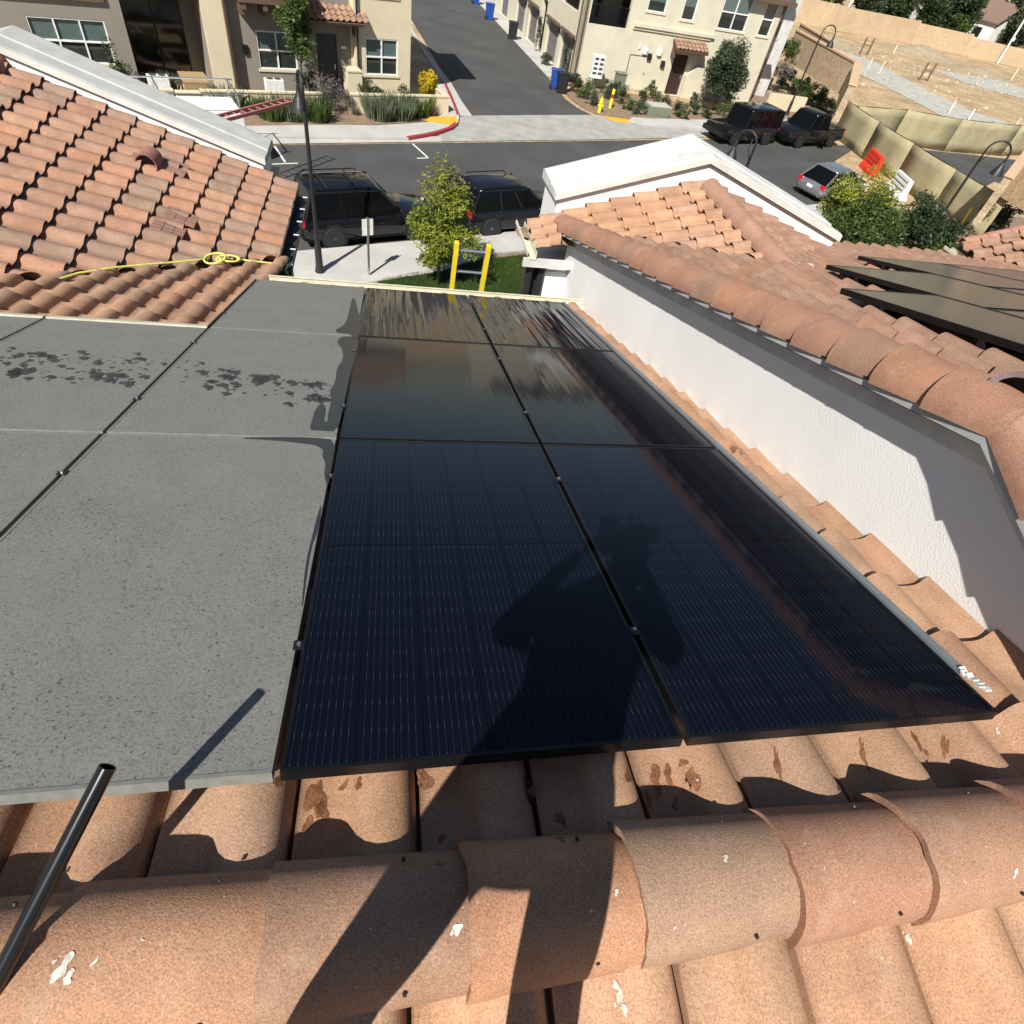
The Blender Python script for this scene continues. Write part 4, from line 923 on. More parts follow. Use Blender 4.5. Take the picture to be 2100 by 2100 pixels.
# panels on the high roof
NU = B.X.cross(DU); NU = NU if NU.z > 0 else -NU
rot2 = Matrix((B.X, DU, NU)).transposed()
def high_panel(label, u, v0, ln, wd):
    o = thing('solar_panel', label, 'solar panel', B.P(u, v0, ZU+.165-T*v0), 0, 'solar panels on the higher roof'); o.rotation_euler = rot2.to_euler()
    mb = MB(); t_ = .014
    for x0, x1, y0, y1 in ((0, wd, 0, t_), (0, wd, ln-t_, ln), (0, t_, t_, ln-t_), (wd-t_, wd, t_, ln-t_)): mb.box(((x0+x1)/2, (y0+y1)/2, -.02), ((x1-x0)/2, (y1-y0)/2, .02))
    mb.build('frame', 'frame_black', o, world=False)
    mb = MB(); mb.box((wd/2, ln/2, -.005), (wd/2-t_, ln/2-t_, .003)); mb.build('glass', 'solar_glass_dusty', o, world=False, film=.12)
    mb = MB(); mb.box((wd*.5, ln*.3, -.07), (wd/2, .02, .03)); mb.box((wd*.5, ln*.75, -.07), (wd/2, .02, .03)); mb.build('rail', 'black_metal', o, world=False)
m, nt, p = nmat('solar_glass_dusty'); nt.links.new(mixc(nt, noise(nt, 2., 3), (.022, .025, .026), (.045, .048, .048)), p.inputs['Base Color']); p.inputs['Roughness'].default_value = .2; p.inputs['Specular IOR Level'].default_value = .2
high_panel('dark panel on the higher roof, the one nearest the ridge caps of the rake', 3.20, 1.85, 1.6/cos(TILT), .84)
high_panel('dark panel on the higher roof, in the middle of the stepped row', 4.06, 3.10, 1.6/cos(TILT), 1.2)
high_panel('dark panel on the higher roof, below the middle one towards the ridge', 4.06, 1.45, 1.6/cos(TILT), 1.2)
high_panel('dusty panel on the higher roof, farthest down the slope beside the bushes', 5.30, 4.15, 1.6/cos(TILT), 1.1)
high_panel('dusty panel on the higher roof, at the right edge of the picture', 6.43, 4.15, 1.6/cos(TILT), 1.1)
high_panel('dark panel on the higher roof, above the dusty pair', 5.30, 2.50, 1.6/cos(TILT), 1.1)
# third wing at the far right
th3 = thing('townhouse', 'townhouse wing at the right edge with a small tile roof and a white gutter end', 'townhouse', B.P(11, 6, 0))
mb = MB(); D3 = -B.X*cos(TILT)-V((0, 0, sin(TILT))); tiles(mb, B.P(12.6, 0, 6.47+T*3.3), B.Y, D3, 3.5, 8.3, 0, 3.3/cos(TILT), 'rose2', 31, W=.27, E=.315, flip=True)
mb.build('roof', 'tile', th3, tintattr=True, clips=[(B.P(0, 8.3, 0), B.Y)])
mb = MB(); mb.add([B.P(12.6, 3.5, 7.47), B.P(12.6, 8.3, 7.47), B.P(9.35, 8.3, 6.42), B.P(9.35, 3.5, 6.42)], [(0, 1, 2, 3)]); mb.build('roof_deck', 'soil', th3)
for k in range(9): cap(th3, B.P(9.4+k*.36, 8.25, 6.5+T*k*.36)-B.X*.02, B.X+V((0, 0, T)), .42, .11, .10, 'rake_tile', tint=(.38, .19, .14))
gutter(th3, B, B.P(9.35, 3.5, 0), B.P(9.35, 8.35, 0), -B.X, 6.33, 'gutter_cream', w=.16, h=.10)
mb = MB(); mb.prism([B.P(9.7, -3, 0), B.P(9.7, 8.0, 0), B.P(14, 8.0, 0), B.P(14, -3, 0)], V((0, 0, 6.3))); mb.build('wall', 'stucco_white', th3)
# ============================================================ VEHICLES
def loft(mb, secs, mat='', close=True):
    """secs: list of (x, [(y,z)...] half profile from bottom to top centre) mirrored"""
    rings = []
    for x, hp in secs:
        rings.append([V((x, y, z)) for y, z in hp]+[V((x, -y, z)) for y, z in reversed(hp)])
    n = len(rings[0]); vs = [v for r in rings for v in r]
    fs = [(i*n+k, i*n+(k+1) % n, (i+1)*n+(k+1) % n, (i+1)*n+k) for i in range(len(rings)-1) for k in range(n)]
    fs += [tuple(range(n))[::-1], tuple((len(rings)-1)*n+k for k in range(n))]
    mb.add(vs, fs, mat)
def wheel(par, x, y, r, rim, side):
    mb = MB(); mb.lathe([(r*.62, -.11), (r*.93, -.11), (r, -.07), (r, .07), (r*.93, .11), (r*.62, .11)], (x, y, r), 24, 'tyre', V((0, 1, 0)))
    w_ = mb.build('wheel', None, par, world=False, smooth=False)
    mb = MB(); mb.lathe([(.0, .06), (r*.62, .075), (r*.66, .10), (r*.66, -.05), (.0, -.05)] if side > 0 else [(.0, -.06), (r*.62, -.075), (r*.66, -.10), (r*.66, .05), (.0, .05)], (x, y, r), 20, 'tyre', V((0, 1, 0)))
    for k in range(5):
        a = 2*pi*k/5; d = V((cos(a), 0, sin(a))); mb.box(V((x, y+side*.085, r))+d*r*.33, (r*.31, .022, r*.075), d, V((0, 1, 0)), d.cross(V((0, 1, 0))), rim)
    mb.lathe([(0, 0), (r*.13, 0), (r*.13, .03*side), (0, .035*side)], (x, y+side*.08, r), 10, rim, V((0, 1, 0)))
    mb.build('rim', None, w_, world=False)
def car(label, loc, a, paint, kind, group, Lc=4.9, Wc=1.95, Hc=1.75, rim='rim_dark'):
    o = thing('parked_car', label, kind if kind in ('pickup', 'van') else 'car', loc, a, group)
    hw = Wc/2; wb = Lc*.59; xr = Lc*.205; xf = xr+wb; wr = .37 if Hc > 1.6 else .32
    zb = .95 if Hc > 1.6 else .82
    def hp(x, top, w_, lo=.24): return [(0, lo), (w_-.12, lo), (w_-.02, lo+.14), (w_, zb*.62), (w_-.02, zb*.86), (w_-.07, top-.02), (w_-.2, top+.015), (0, top+.035)]
    if kind == 'boxy': st = [(0, zb, hw-.06, .35), (.06, zb, hw-.02, .3), (.3, zb, hw, .24), (Lc*.62, zb, hw, .24), (Lc*.68, zb+.0, hw, .24), (Lc*.95, zb-.02, hw-.04, .28), (Lc, zb-.10, hw-.08, .36)]
    elif kind == 'pickup': st = [(0, zb+.02, hw-.06, .4), (.05, zb+.05, hw-.01, .35), (Lc*.36, zb+.05, hw, .26), (Lc*.66, zb+.02, hw, .26), (Lc*.72, zb+.05, hw, .26), (Lc*.95, zb-.02, hw-.04, .3), (Lc, zb-.14, hw-.12, .38)]
    elif kind == 'hatch': st = [(0, zb*.80, hw-.16, .34), (.08, zb*.98, hw-.06, .26), (.4, zb, hw, .2), (Lc*.66, zb, hw, .2), (Lc*.74, zb-.02, hw-.01, .2), (Lc*.93, zb-.18, hw-.08, .24), (Lc, zb-.34, hw-.22, .3)]
    else: st = [(0, zb*.82, hw-.14, .36), (.07, zb, hw-.05, .28), (.35, zb+.03, hw, .24), (Lc*.62, zb, hw, .24), (Lc*.70, zb+.03, hw, .24), (Lc*.92, zb-.06, hw-.07, .27), (Lc*.985, zb-.22, hw-.2, .33), (Lc, zb-.34, hw-.3, .4)]
    mb = MB(); loft(mb, [(x, hp(x, t_, w_, lo)) for x, t_, w_, lo in st]); bd = mb.build('body', paint, o, world=False)
    bd.data.shade_smooth(); md = bd.modifiers.new('soft', 'BEVEL'); md.width = .03; md.segments = 2; md.limit_method = 'ANGLE'; md.angle_limit = radians(35)
    # greenhouse
    if kind == 'boxy': gx = [(.06, .10), (.12, .14), (Lc*.60, Lc*.57)]; g0, g1, r0_, r1_ = .05, Lc*.66, .10, Lc*.60
    elif kind == 'pickup': g0, g1, r0_, r1_ = Lc*.34, Lc*.72, Lc*.38, Lc*.60
    elif kind == 'hatch': g0, g1, r0_, r1_ = .12, Lc*.78, Lc*.22, Lc*.54
    else: g0, g1, r0_, r1_ = .12, Lc*.72, .45, Lc*.54
    zt = Hc-.06; wg, wt = hw-.05, hw-.22 if kind != 'boxy' else hw-.12
    def gp(x, z, w_): return V((x, w_, z))
    mb = MB(); z0_ = zb-.02
    vs = [V((g0, -wg, z0_)), V((g1, -wg+.1, z0_)), V((g1, wg-.1, z0_)), V((g0, wg, z0_)), V((r0_, -wt, zt)), V((r1_, -wt, zt)), V((r1_, wt, zt)), V((r0_, wt, zt))]
    mb.add(vs, [(3, 2, 1, 0), (4, 5, 6, 7), (0, 1, 5, 4), (1, 2, 6, 5), (2, 3, 7, 6), (3, 0, 4, 7)]); mb.build('window', 'car_glass', o, world=False)
    mb = MB(); vs2 = []
    loft(mb, [(r0_-.05, [(0, zt-.03), (wt*.93, zt-.05), (wt*.96, zt-.02), (wt*.8, zt), (0, zt+.01)]), (r0_+.12, [(0, zt-.02), (wt+.01, zt-.03), (wt+.015, zt+.015), (wt*.8, zt+.05), (0, zt+.06)]),
              ((r0_+r1_)/2, [(0, zt-.02), (wt+.01, zt-.03), (wt+.015, zt+.02), (wt*.8, zt+.06), (0, zt+.075)]), (r1_-.1, [(0, zt-.02), (wt+.01, zt-.03), (wt+.015, zt+.015), (wt*.8, zt+.05), (0, zt+.06)]), (r1_+.08, [(0, zt-.05), (wt*.95, zt-.07), (wt*.96, zt-.04), (wt*.8, zt-.03), (0, zt-.02)])])
    mb.build('roof', paint, o, world=False, smooth=True)
    for s in (-1, 1):
        for (xa, xb, th) in ((g0+.02, r0_, .045), (g1-.02, r1_, .045)):
            mb = MB(); mb.tube([V((xa, s*(wg-.05 if xa > Lc*.5 else wg), z0_)), V((xb, s*wt, zt))], .04 if kind != 'boxy' else .05, 6); mb.build('pillar', paint, o, world=False)
        for f_ in ((.38, .66) if kind not in ('pickup',) else (.52,)):
            xa = g0+(g1-g0)*f_; xb = r0_+(r1_-r0_)*f_; mb = MB(); mb.box(V(((xa+xb)/2, s*((wg+wt)/2+.01), (z0_+zt)/2)), (.035, .012, (zt-z0_)/2), V((1, 0, 0)), V((0, 1, 0)), (V((xb, s*wt, zt))-V((xa, s*wg, z0_))).normalized()); mb.build('pillar', paint, o, world=False)
    if kind in ('suv', 'suv2'):
        for s in (-1, 1):
            mb = MB(); mb.tube([V((r0_+.1, s*(wt-.02), zt+.05)), V((r0_+.15, s*(wt-.02), zt+.11)), V((r1_-.35, s*(wt-.02), zt+.12)), V((r1_-.25, s*(wt-.02), zt+.05))], .018, 6); mb.build('roof_rail', 'black_metal', o, world=False)
        if kind == 'suv':
            for x in (r0_+.5, r1_-.75):
                mb = MB(); mb.tube([V((x, -wt, zt+.12)), V((x, wt, zt+.12))], .02, 6); mb.build('cross_bar', 'metal_dark', o, world=False)
    if kind == 'pickup':
        mb = MB(); mb.box((Lc*.18, 0, zb+.045), (Lc*.155, hw-.14, .02)); mb.build('bed', 'black_metal', o, world=False)
        for s in (-1, 1):
            mb = MB(); mb.box((Lc*.18, s*(hw-.07), zb+.09), (Lc*.17, .05, .03)); mb.build('bed_rail', paint, o, world=False)
    if kind == 'boxy':
        mb = MB(); mb.lathe([(0, 0), (.36, 0), (.36, .2), (0, .2)], (-.2, 0, 1.05), 20, '', V((1, 0, 0))); mb.build('spare_wheel', 'tyre', o, world=False)
        mb = MB(); mb.box((Lc+.08, 0, .55), (.1, hw-.05, .12)); mb.build('bumper', 'black_metal', o, world=False)
    for x, fr_ in ((xr, 0), (xf, 1)):
        for s in (-1, 1):
            wheel(o, x, s*(hw-.085), wr, rim, s)
            mb = MB(); mb.lathe([(wr-.01, 0), (wr+.07, 0), (wr+.07, .012*s), (wr-.01, .012*s), (wr-.01, 0)], (x, s*(hw-.004), wr+.02), 24, '', V((0, 1, 0)), False); mb.build('wheel_arch', 'black_metal', o, world=False)
    # lights, plates, mirrors, bumper details
    for s in (-1, 1):
        mb = MB(); mb.box((.06, s*(hw-.17), zb-.08), (.05, .13, .11)); mb.build('tail_light', 'lamp_red', o, world=False, bevel=.02)
        mb = MB(); mb.box((Lc*.965, s*(hw-.26), zb-.24), (.09, .13, .06)); mb.build('headlight', 'lamp_white', o, world=False, bevel=.02)
        mb = MB(); mb.box((g1-.35, s*(hw+.08), zb+.06), (.07, .09, .07)); mb.build('mirror', paint, o, world=False, bevel=.02)
        for xh in (g0+(g1-g0)*.42, g0+(g1-g0)*.72):
            mb = MB(); mb.box((xh, s*(hw-.005), zb*.80), (.08, .015, .015)); mb.build('handle', paint, o, world=False)
    for s in (-1, 1):
        for xs_ in ((g0+(g1-g0)*.30, g0+(g1-g0)*.58, g1-.12) if kind not in ('pickup',) else (g0+.1, g1-.12)):
            mb = MB(); mb.box((xs_, s*(hw-.002), zb*.60), (.008, .006, zb*.27)); mb.build('door_seam', 'groove', o, world=False)
    mb = MB(); mb.box((.0, 0, .62), (.012, .17, .07)); mb.build('number_plate', 'plastic_white', o, world=False)
    mb = MB(); mb.box((Lc*.995, 0, .62), (.03, hw*.55, .12)); mb.build('grille', 'black_metal', o, world=False)
    return o
ca = radians(39.46)
def carloc(x, y, a, Lc, Wc, at, side):  # pixel is the ground contact of a wheel: at = x along car, side = -1 right
    p = G(x, y); d = V((cos(a), sin(a), 0)); n = V((-d.y, d.x, 0)); return p - d*at - n*side*(Wc/2-.1)
car('large black SUV with roof bars, parked behind the street lamp at the near kerb', carloc(687, 510, ca, 4.95, 1.98, 4.95*.205, -1), ca, 'car_black', 'suv', 'cars parked along the near kerb', 4.95, 1.98, 1.78)
car('dark SUV with silver wheels, parked ahead of the black SUV behind the young tree', carloc(1003, 487, ca, 4.6, 1.86, 4.6*.205, -1), ca, 'car_navy', 'suv2', 'cars parked along the near kerb', 4.6, 1.86, 1.66, 'rim_grey')
car('silver hatchback with red tail lights seen from behind, beside the white parapet', G(1655, 405, 0)-V((cos(ca), sin(ca), 0))*.3-V((0, 0, 0)), ca+.05, 'car_silver', 'hatch', None, 4.4, 1.74, 1.45, 'rim_grey')
cb_ = ca+pi
car('boxy black off-roader with a spare wheel, at the far kerb by the round green tree', carloc(1500, 298, cb_, 4.7, 1.87, 4.7*.795, 1), cb_, 'car_black', 'boxy', 'cars parked along the far kerb', 4.7, 1.87, 1.84)
car('black pickup truck parked behind the boxy off-roader at the far kerb', carloc(1632, 303, cb_, 5.3, 1.95, 5.3*.795, 1), cb_, 'car_navy', 'pickup', 'cars parked along the far kerb', 5.3, 1.95, 1.80)
# white utility truck with a rack, mostly behind the left parapet
o = thing('utility_truck', 'white utility truck with a red ladder on its rack, half hidden by the left parapet', 'truck', far(-9.9, -1.25), ca)
mb = MB(); mb.box((-.2, 0, 1.15), (2.6, 1.0, .62)); mb.build('body', 'truck_white', o, world=False, bevel=.05)
mb = MB(); loft(mb, [(-5.2, [(0, .4), (.9, .4), (.98, .9), (.95, 1.1), (0, 1.12)]), (-4.3, [(0, .4), (1, .4), (1., .95), (.97, 1.2), (0, 1.22)]), (-3.6, [(0, .4), (1, .4), (1., 1.1), (.8, 2.0), (0, 2.05)]), (-2.85, [(0, .4), (1, .4), (1., 1.1), (.82, 2.0), (0, 2.05)])]); mb.build('cab', 'truck_white', o, world=False)
mb = MB()
for x in (-2.7, -.2, 2.3):
    for s in (-.9, .9): mb.tube([(x, s, 1.7), (x, s, 2.35)], .03, 6)
    mb.tube([(x, -.95, 2.35), (x, .95, 2.35)], .03, 6)
for s in (-.9, .9): mb.tube([(-4.4, s, 2.35), (2.5, s, 2.35)], .03, 6)
mb.build('rack', 'alu', o, world=False)
mb = MB(); mb.box((2.45, 0, .6), (.1, .95, .1)); mb.build('bumper', 'black_metal', o, world=False)
for x in (-4.2, 1.3):
    for s in (-1, 1): wheel(o, x, s*.88, .38, 'rim_grey', s)
for s in (-1, 1):
    mb = MB(); mb.box((2.42, s*.85, 1.0), (.02, .08, .15)); mb.build('tail_light', 'lamp_red', o, world=False)
la = G(452, 243, 2.4); lb = G(556, 216, 2.4)
o = thing('ladder', 'red ladder lying on the rack of the white utility truck', 'ladder', (la+lb)/2)
d = (lb-la).normalized(); n = V((-d.y, d.x, 0))
for s in (-.2, .2):
    mb = MB(); mb.box((la+lb)/2+n*s, ((lb-la).length/2+.9, .03, .05), d, n); mb.build('rail', 'ladder_red', o)
for i in range(12):
    mb = MB(); mb.tube([la+d*(-.7+i*.36)-n*.2, la+d*(-.7+i*.36)+n*.2], .015, 6); mb.build('rung', 'ladder_red', o)

# ============================================================ STREET LAMPS, SIGNS, SMALL THINGS
def lamp(label, base, adir, hgt=5.25, off=.85):
    o = thing('street_lamp', label, 'street lamp', base, adir, 'black crook necked street lamps')
    mb = MB(); mb.lathe([(.0, 0), (.16, 0), (.16, .08), (.11, .35), (.10, .9), (.075, 1.0), (.06, 1.3), (.05, hgt-.9)], (0, 0, 0), 14); mb.build('pole', 'metal_dark', o, world=False, smooth=False)
    r = off/2; z0_ = hgt-r-.1; mb = MB()
    pts = [(0, 0, z0_-.5), (0, 0, z0_)]+[(r-r*cos(a), 0, z0_+r*sin(a)) for a in [pi*k/12 for k in range(1, 13)]]+[(2*r, 0, z0_-.12)]
    mb.tube(pts, .036, 8); mb.tube([(0, 0, z0_-.45), (.18, 0, z0_-.1), (.14, 0, z0_+.12)], .014, 6); mb.tube([(2*r-.0, 0, z0_), (2*r-.22, 0, z0_+.1), (.3, 0, z0_+.02)], .012, 6)
    mb.build('crook', 'metal_dark', o, world=False, smooth=True)
    mb = MB(); mb.lathe([(.03, -.02), (.05, -.10), (.06, -.22), (.10, -.32), (.14, -.40), (.21, -.55), (.25, -.66), (.24, -.66), (.19, -.52), (.05, -.3), (.0, -.3)], (2*r, 0, z0_), 18); mb.build('lamp_shade', 'metal_dark', o, world=False, smooth=False)
    mb = MB(); mb.lathe([(0, -.66), (.12, -.62), (.19, -.55), (.0, -.5)], (2*r, 0, z0_), 12); mb.build('lens', 'plastic_white', o, world=False)
    return o
lamp('black street lamp in front of the large black SUV', G(657, 565), radians(126), 5.3, .55)
lamp('black street lamp beside the pickup truck, against the building site', G(1612, 238), radians(10), 5.4, .9)
lamp('black street lamp rising from the bushes at the right, before the screened fence', V((14.88, 28.75, 0)), radians(-12), 5.3, .85)
lamp('black street lamp whose crook just shows above the white parapet', V((4.66, 21.15, 0)), radians(150), 5.3, .6)
# parking sign seen from behind, on the near pavement
sg = G(757, 572); o = thing('parking_sign', 'small parking sign on a grey post seen from behind, next to the black SUV', 'sign', sg, radians(39))
mb = MB(); mb.box((0, 0, .95), (.03, .03, .95)); mb.build('post', 'alu', o, world=False)
mb = MB(); mb.box((0, .0, 1.62), (.17, .006, .24)); mb.build('plate', 'plastic_white', o, world=False)
sg = G(960, 560)
# hydrant
o = thing('fire_hydrant', 'yellow fire hydrant on the corner of the driveway', 'hydrant', G(1228, 233), 0)
mb = MB(); mb.lathe([(.0, 0), (.15, 0), (.15, .05), (.10, .06), (.10, .55), (.13, .57), (.13, .62), (.10, .64), (.085, .75), (.03, .80), (.03, .86), (0, .86)], (0, 0, 0), 14); mb.build('barrel', 'hydrant_yellow', o, world=False)
for a in (0, 90, 180): 
    d = az(a+20); mb = MB(); mb.lathe([(0, .08), (.055, .08), (.055, .17), (0, .17)], (0, 0, .42), 10, '', d); mb.build('outlet', 'hydrant_yellow', o, world=False)
o = thing('bollard', 'yellow safety post right behind the fire hydrant', 'bollard', G(1232, 228)+V((.5, .9, 0)), 0)
mb = MB(); mb.lathe([(0, 0), (.09, 0), (.09, 1.0), (.05, 1.06), (0, 1.07)], (0, 0, 0), 12); mb.build('post', 'hydrant_yellow', o, world=False)
mb = MB(); mb.lathe([(.092, .6), (.092, .8), (0, .8), (0, .6)], (0, 0, 0), 12); mb.build('band', 'red_paint', o, world=False)
def bin_(label, base, mat, rz):
    o = thing('wheelie_bin', label, 'bin', base, rz, 'wheelie bins along the driveway')
    mb = MB(); mb.box((0, 0, .5), (.24, .28, .5), taper=1.22); mb.build('body', mat, o, world=False, bevel=.02)
    mb = MB(); mb.box((0, .0, 1.04), (.32, .37, .035)); mb.box((0, .36, 1.02), (.25, .04, .03)); mb.build('lid', mat, o, world=False, bevel=.02)
    for s in (-1, 1):
        mb = MB(); mb.lathe([(0, -.03), (.11, -.03), (.11, .03), (0, .03)], (s*.25, .27, .11), 12, '', V((1, 0, 0))); mb.build('wheel', 'tyre', o, world=False)
    mb = MB(); mb.box((0, -.30, .75), (.1, .01, .08)); mb.build('sticker', 'plastic_white', o, world=False)
bin_('blue wheelie bin standing against the black bin at the driveway mouth', G(1137, 183), 'bin_blue', radians(100))
bin_('black wheelie bin right of the blue bin at the driveway mouth', G(1150, 190), 'bin_black', radians(110))
bin_('blue wheelie bin farther up the driveway, beside the far garage', G(1003, 40), 'bin_blue', radians(110))
bin_('black wheelie bin with a white sticker in the garage alcove', G(1050, 80), 'bin_black', radians(105))
bin_('blue wheelie bin farthest up the driveway, cut by the top edge', G(975, 8), 'bin_blue', radians(110))
# free-standing mailbox/notice cluster: white board of small dark openings on a post
mbx = Y.sz(1215, 182, 1.2); bp = Y.P(s0+1.15, 0, 1.1)
o = thing('mailbox_cluster', 'white cluster mailbox with dark slots on a pedestal, by the cream building corner', 'mailbox', bp, radians(24))
mb = MB(); mb.box((0, 0, .35), (.09, .09, .35)); mb.build('pedestal', 'alu', o, world=False)
mb = MB(); mb.box((0, 0, .74), (.42, .22, .04)); mb.box((0, 0, 1.35), (.40, .20, .58)); mb.build('cabinet', 'plastic_white', o, world=False, bevel=.02)
for i in range(2):
    for j in range(4):
        mb = MB(); mb.box((-.19+.38*i, -.205, .98+.25*j), (.13, .006, .06)); mb.build('door', 'groove', o, world=False)
o = thing('utility_cabinet', 'grey green utility cabinet in the shrubs right of the mailbox cluster', 'cabinet', Y.P(s0+3.0, 0, 1.0), radians(24))
mb = MB(); mb.box((0, 0, .55), (.32, .28, .55)); mb.build('casing', 'cable_box', o, world=False, bevel=.02)
mb = MB(); mb.box((0, 0, 1.12), (.36, .32, .03)); mb.build('lid', 'cable_box', o, world=False)
o = thing('ground_box', 'low grey ground box among the shrubs near the pavement', 'utility box', G(1342, 238), radians(24))
mb = MB(); mb.box((0, 0, .3), (.75, .5, .3)); mb.build('casing', 'cable_box', o, world=False, bevel=.04)
mb = MB(); mb.box((.1, 0, .62), (.7, .5, .02)); mb.build('lid', 'gravel_road', o, world=False)
# yellow ladder over the gutter
o = thing('ladder', 'yellow ladder with silver rungs leaning on the cream gutter', 'ladder', A.P(.93, 7.6, 0))
topl = hit(937, 497, A.P(0, 6.64, 0), A.Y); topr = topl+A.X*.37; zt_ = topl.z; dn = V((0, 0, -1))*.968+A.Y*.25; ln = zt_/.968
for p in (topl, topr):
    mb = MB(); mb.box(p+dn*ln/2, (.024, .045, ln/2), A.X, A.Y, -dn); mb.build('rail', 'yellow_frp', o)
for i in range(22):
    a = .10+i*.30
    if a > ln-.1: break
    mb = MB(); mb.tube([topl+dn*a, topr+dn*a], .017, 8); mb.build('rung', 'alu', o)

# ============================================================ FENCES, BARRIERS, SITE
def fence(label, pts, h, grp, posts=True):
    o = thing('screened_fence', label, 'fence', pts[0], 0, grp)
    mb = MB(); q = random.Random(len(pts)); top = []
    for i in range(len(pts)-1):
        a, b_ = pts[i], pts[i+1]; d = b_-a; n = max(2, int(d.length/1.2)); nn = V((-d.y, d.x, 0)).normalized()
        vs = []
        for k in range(n+1):
            p = a+d*k/n; sg_ = -.04*sin(pi*(k % 3)/3)
            for j in range(5): vs.append(p+nn*q.uniform(-.022, .022)+V((0, 0, .03+(h+(sg_ if j == 4 else 0))*j/4)))
        mb.add(vs, [(k*5+j, (k+1)*5+j, (k+1)*5+j+1, k*5+j+1) for k in range(n) for j in range(4)])
    sc_ = mb.build('screen', 'screen', o); sc_.data.shade_smooth()
    so_ = sc_.modifiers.new('cloth', 'SOLIDIFY'); so_.thickness = .01
    for i in range(len(pts)-1):
        a, b_ = pts[i], pts[i+1]; d = b_-a; n = max(1, int(d.length/3.)); nn = V((-d.y, d.x, 0)).normalized()
        for k in range(n):
            p = a+d*k/n; mb = MB(); mb.tube([p+nn*.09, p+nn*.09+V((0, 0, h+.06))], .028, 6); mb.build('post', 'metal_dark', o)
        mb = MB(); mb.tube([a+nn*.09+V((0, 0, h)), b_+nn*.09+V((0, 0, h))], .022, 6); mb.build('top_rail', 'metal_dark', o)
fence('olive screened fence running from the brick pillar past the white and red barriers', [V((15.9, 50.6, 0)), V((16.9, 46.2, 0)), V((18.0, 42.4, 0)), V((19.2, 38.6, 0)), V((20.6, 35.0, 0))], 2.0, 'screened site fences')
fence('yellowish screened fence curving away across the building site, beyond the first fence', [V((16.4, 49.6, 0)), V((20.6, 52.4, 0)), V((25.0, 53.6, 0)), V((30.6, 56.6, 0)), V((36., 61., 0)), V((44, 70, 0))], 2.0, 'screened site fences')
def barrier(label, c, a, mat):
    o = thing('road_barrier', label, 'barrier', c, a, 'plastic road barriers at the end of the street')
    mb = MB(); pr_ = [(-.30, 0), (-.30, .15), (-.17, .38), (-.11, 1.05), (.11, 1.05), (.17, .38), (.30, .15), (.30, 0)]
    mb.add([V((-.95, y, z)) for y, z in pr_]+[V((.95, y, z)) for y, z in pr_], [(i, (i+1) % 8, 8+(i+1) % 8, 8+i) for i in range(8)]+[tuple(range(8))[::-1], tuple(range(8, 16))]); mb.build('body', mat, o, world=False, bevel=.02)
    for s in (-1, 1):
        for z, y in ((.88, .125), (.66, .150), (.46, .168)):
            mb = MB(); mb.box((0, s*y, z), (.78, .006, .022)); mb.build('groove', 'groove', o, world=False)
    return o
ba = (G(1850, 395)-G(1790, 315)).to_2d(); ban = atan2(ba.y, ba.x)
barrier('white plastic barrier behind the red one, next to the pickup truck', G(1793, 330), ban+.25, 'plastic_white')
barrier('bright red plastic barrier between the two white ones', G(1780, 352), ban+.1, 'plastic_red')
barrier('white plastic barrier nearest the bushes, right of the red one', G(1834, 400), ban+.12, 'plastic_white')
# brick garden walls, pillar
def bwall(label, a, b_, h, th=.3):
    o = thing('brick_wall', label, 'wall', (a+b_)/2); d = (b_-a).normalized(); n = V((-d.y, d.x, 0)); m_ = (a+b_)/2; hl = (b_-a).length/2
    mb = MB(); mb.box(m_+V((0, 0, h/2)), (hl, th/2, h/2), d, n); mb.build('wall', 'brick_tan', o)
    mb = MB(); mb.box(m_+V((0, 0, h+.05)), (hl+.05, th/2+.05, .05), d, n); mb.build('cap', 'brick_cap', o)
z2 = 1.85
bwall('tan brick wall with pale caps behind the cream building, running to the fence', G(1612, 122, z2), G(1728, 196, z2), z2)
bwall('short tan brick wall stepping back beside the site, above the green hedge', G(1622, 105, z2), G(1680, 146, z2), z2)
bwall('tan brick pillar wall where the olive fence begins', G(1726, 198, z2), G(1712, 250, z2)-V((0, 0, 0)), z2, .4)
bwall('tan brick wall turning the corner at the right edge behind the dark bush', G(2046, 398, 2.), G(2150, 462, 2.), 2.)
bwall('short brick return wall beside the yellow guy post', G(2046, 398, 2.), G(1998, 462, 1.95), 1.95)
o = thing('guy_post', 'yellow guy wire guard leaning by the right brick wall', 'post', G(1973, 455, .5))
mb = MB(); mb.tube([G(1972, 458, .6), G(1992, 428, 1.6)], .05, 8); mb.build('guard', 'hydrant_yellow', o)
# far site wall with stepped top
tops = [(-40, 96, 2.2), (28.2, 112.6, 2.2)]
o = thing('site_wall', 'long tan block wall with a stepped top beyond the building site', 'wall', V((40, 118, 0)))
wp = [V((10, 108, 0)), V((28.2, 112.6, 0)), V((41.5, 118.0, 0)), V((50, 119.3, 0)), V((60, 120.2, 0)), V((90, 124, 0))]
hs = [2.7, 2.6, 2.4, 2.1, 1.9]
for i in range(5):
    a, b_ = wp[i], wp[i+1]; d = (b_-a).normalized(); n = V((-d.y, d.x, 0)); m_ = (a+b_)/2; hl = (b_-a).length/2
    mb = MB(); mb.box(m_+V((0, 0, hs[i]/2)), (hl, .12, hs[i]/2), d, n); mb.build('wall', 'block_wall', o)
    mb = MB(); mb.box(b_-d*.2+V((0, 0, hs[i]/2+.02)), (.22, .2, hs[i]/2+.05), d, n); mb.build('pillar', 'block_wall', o)
q = random.Random(9)
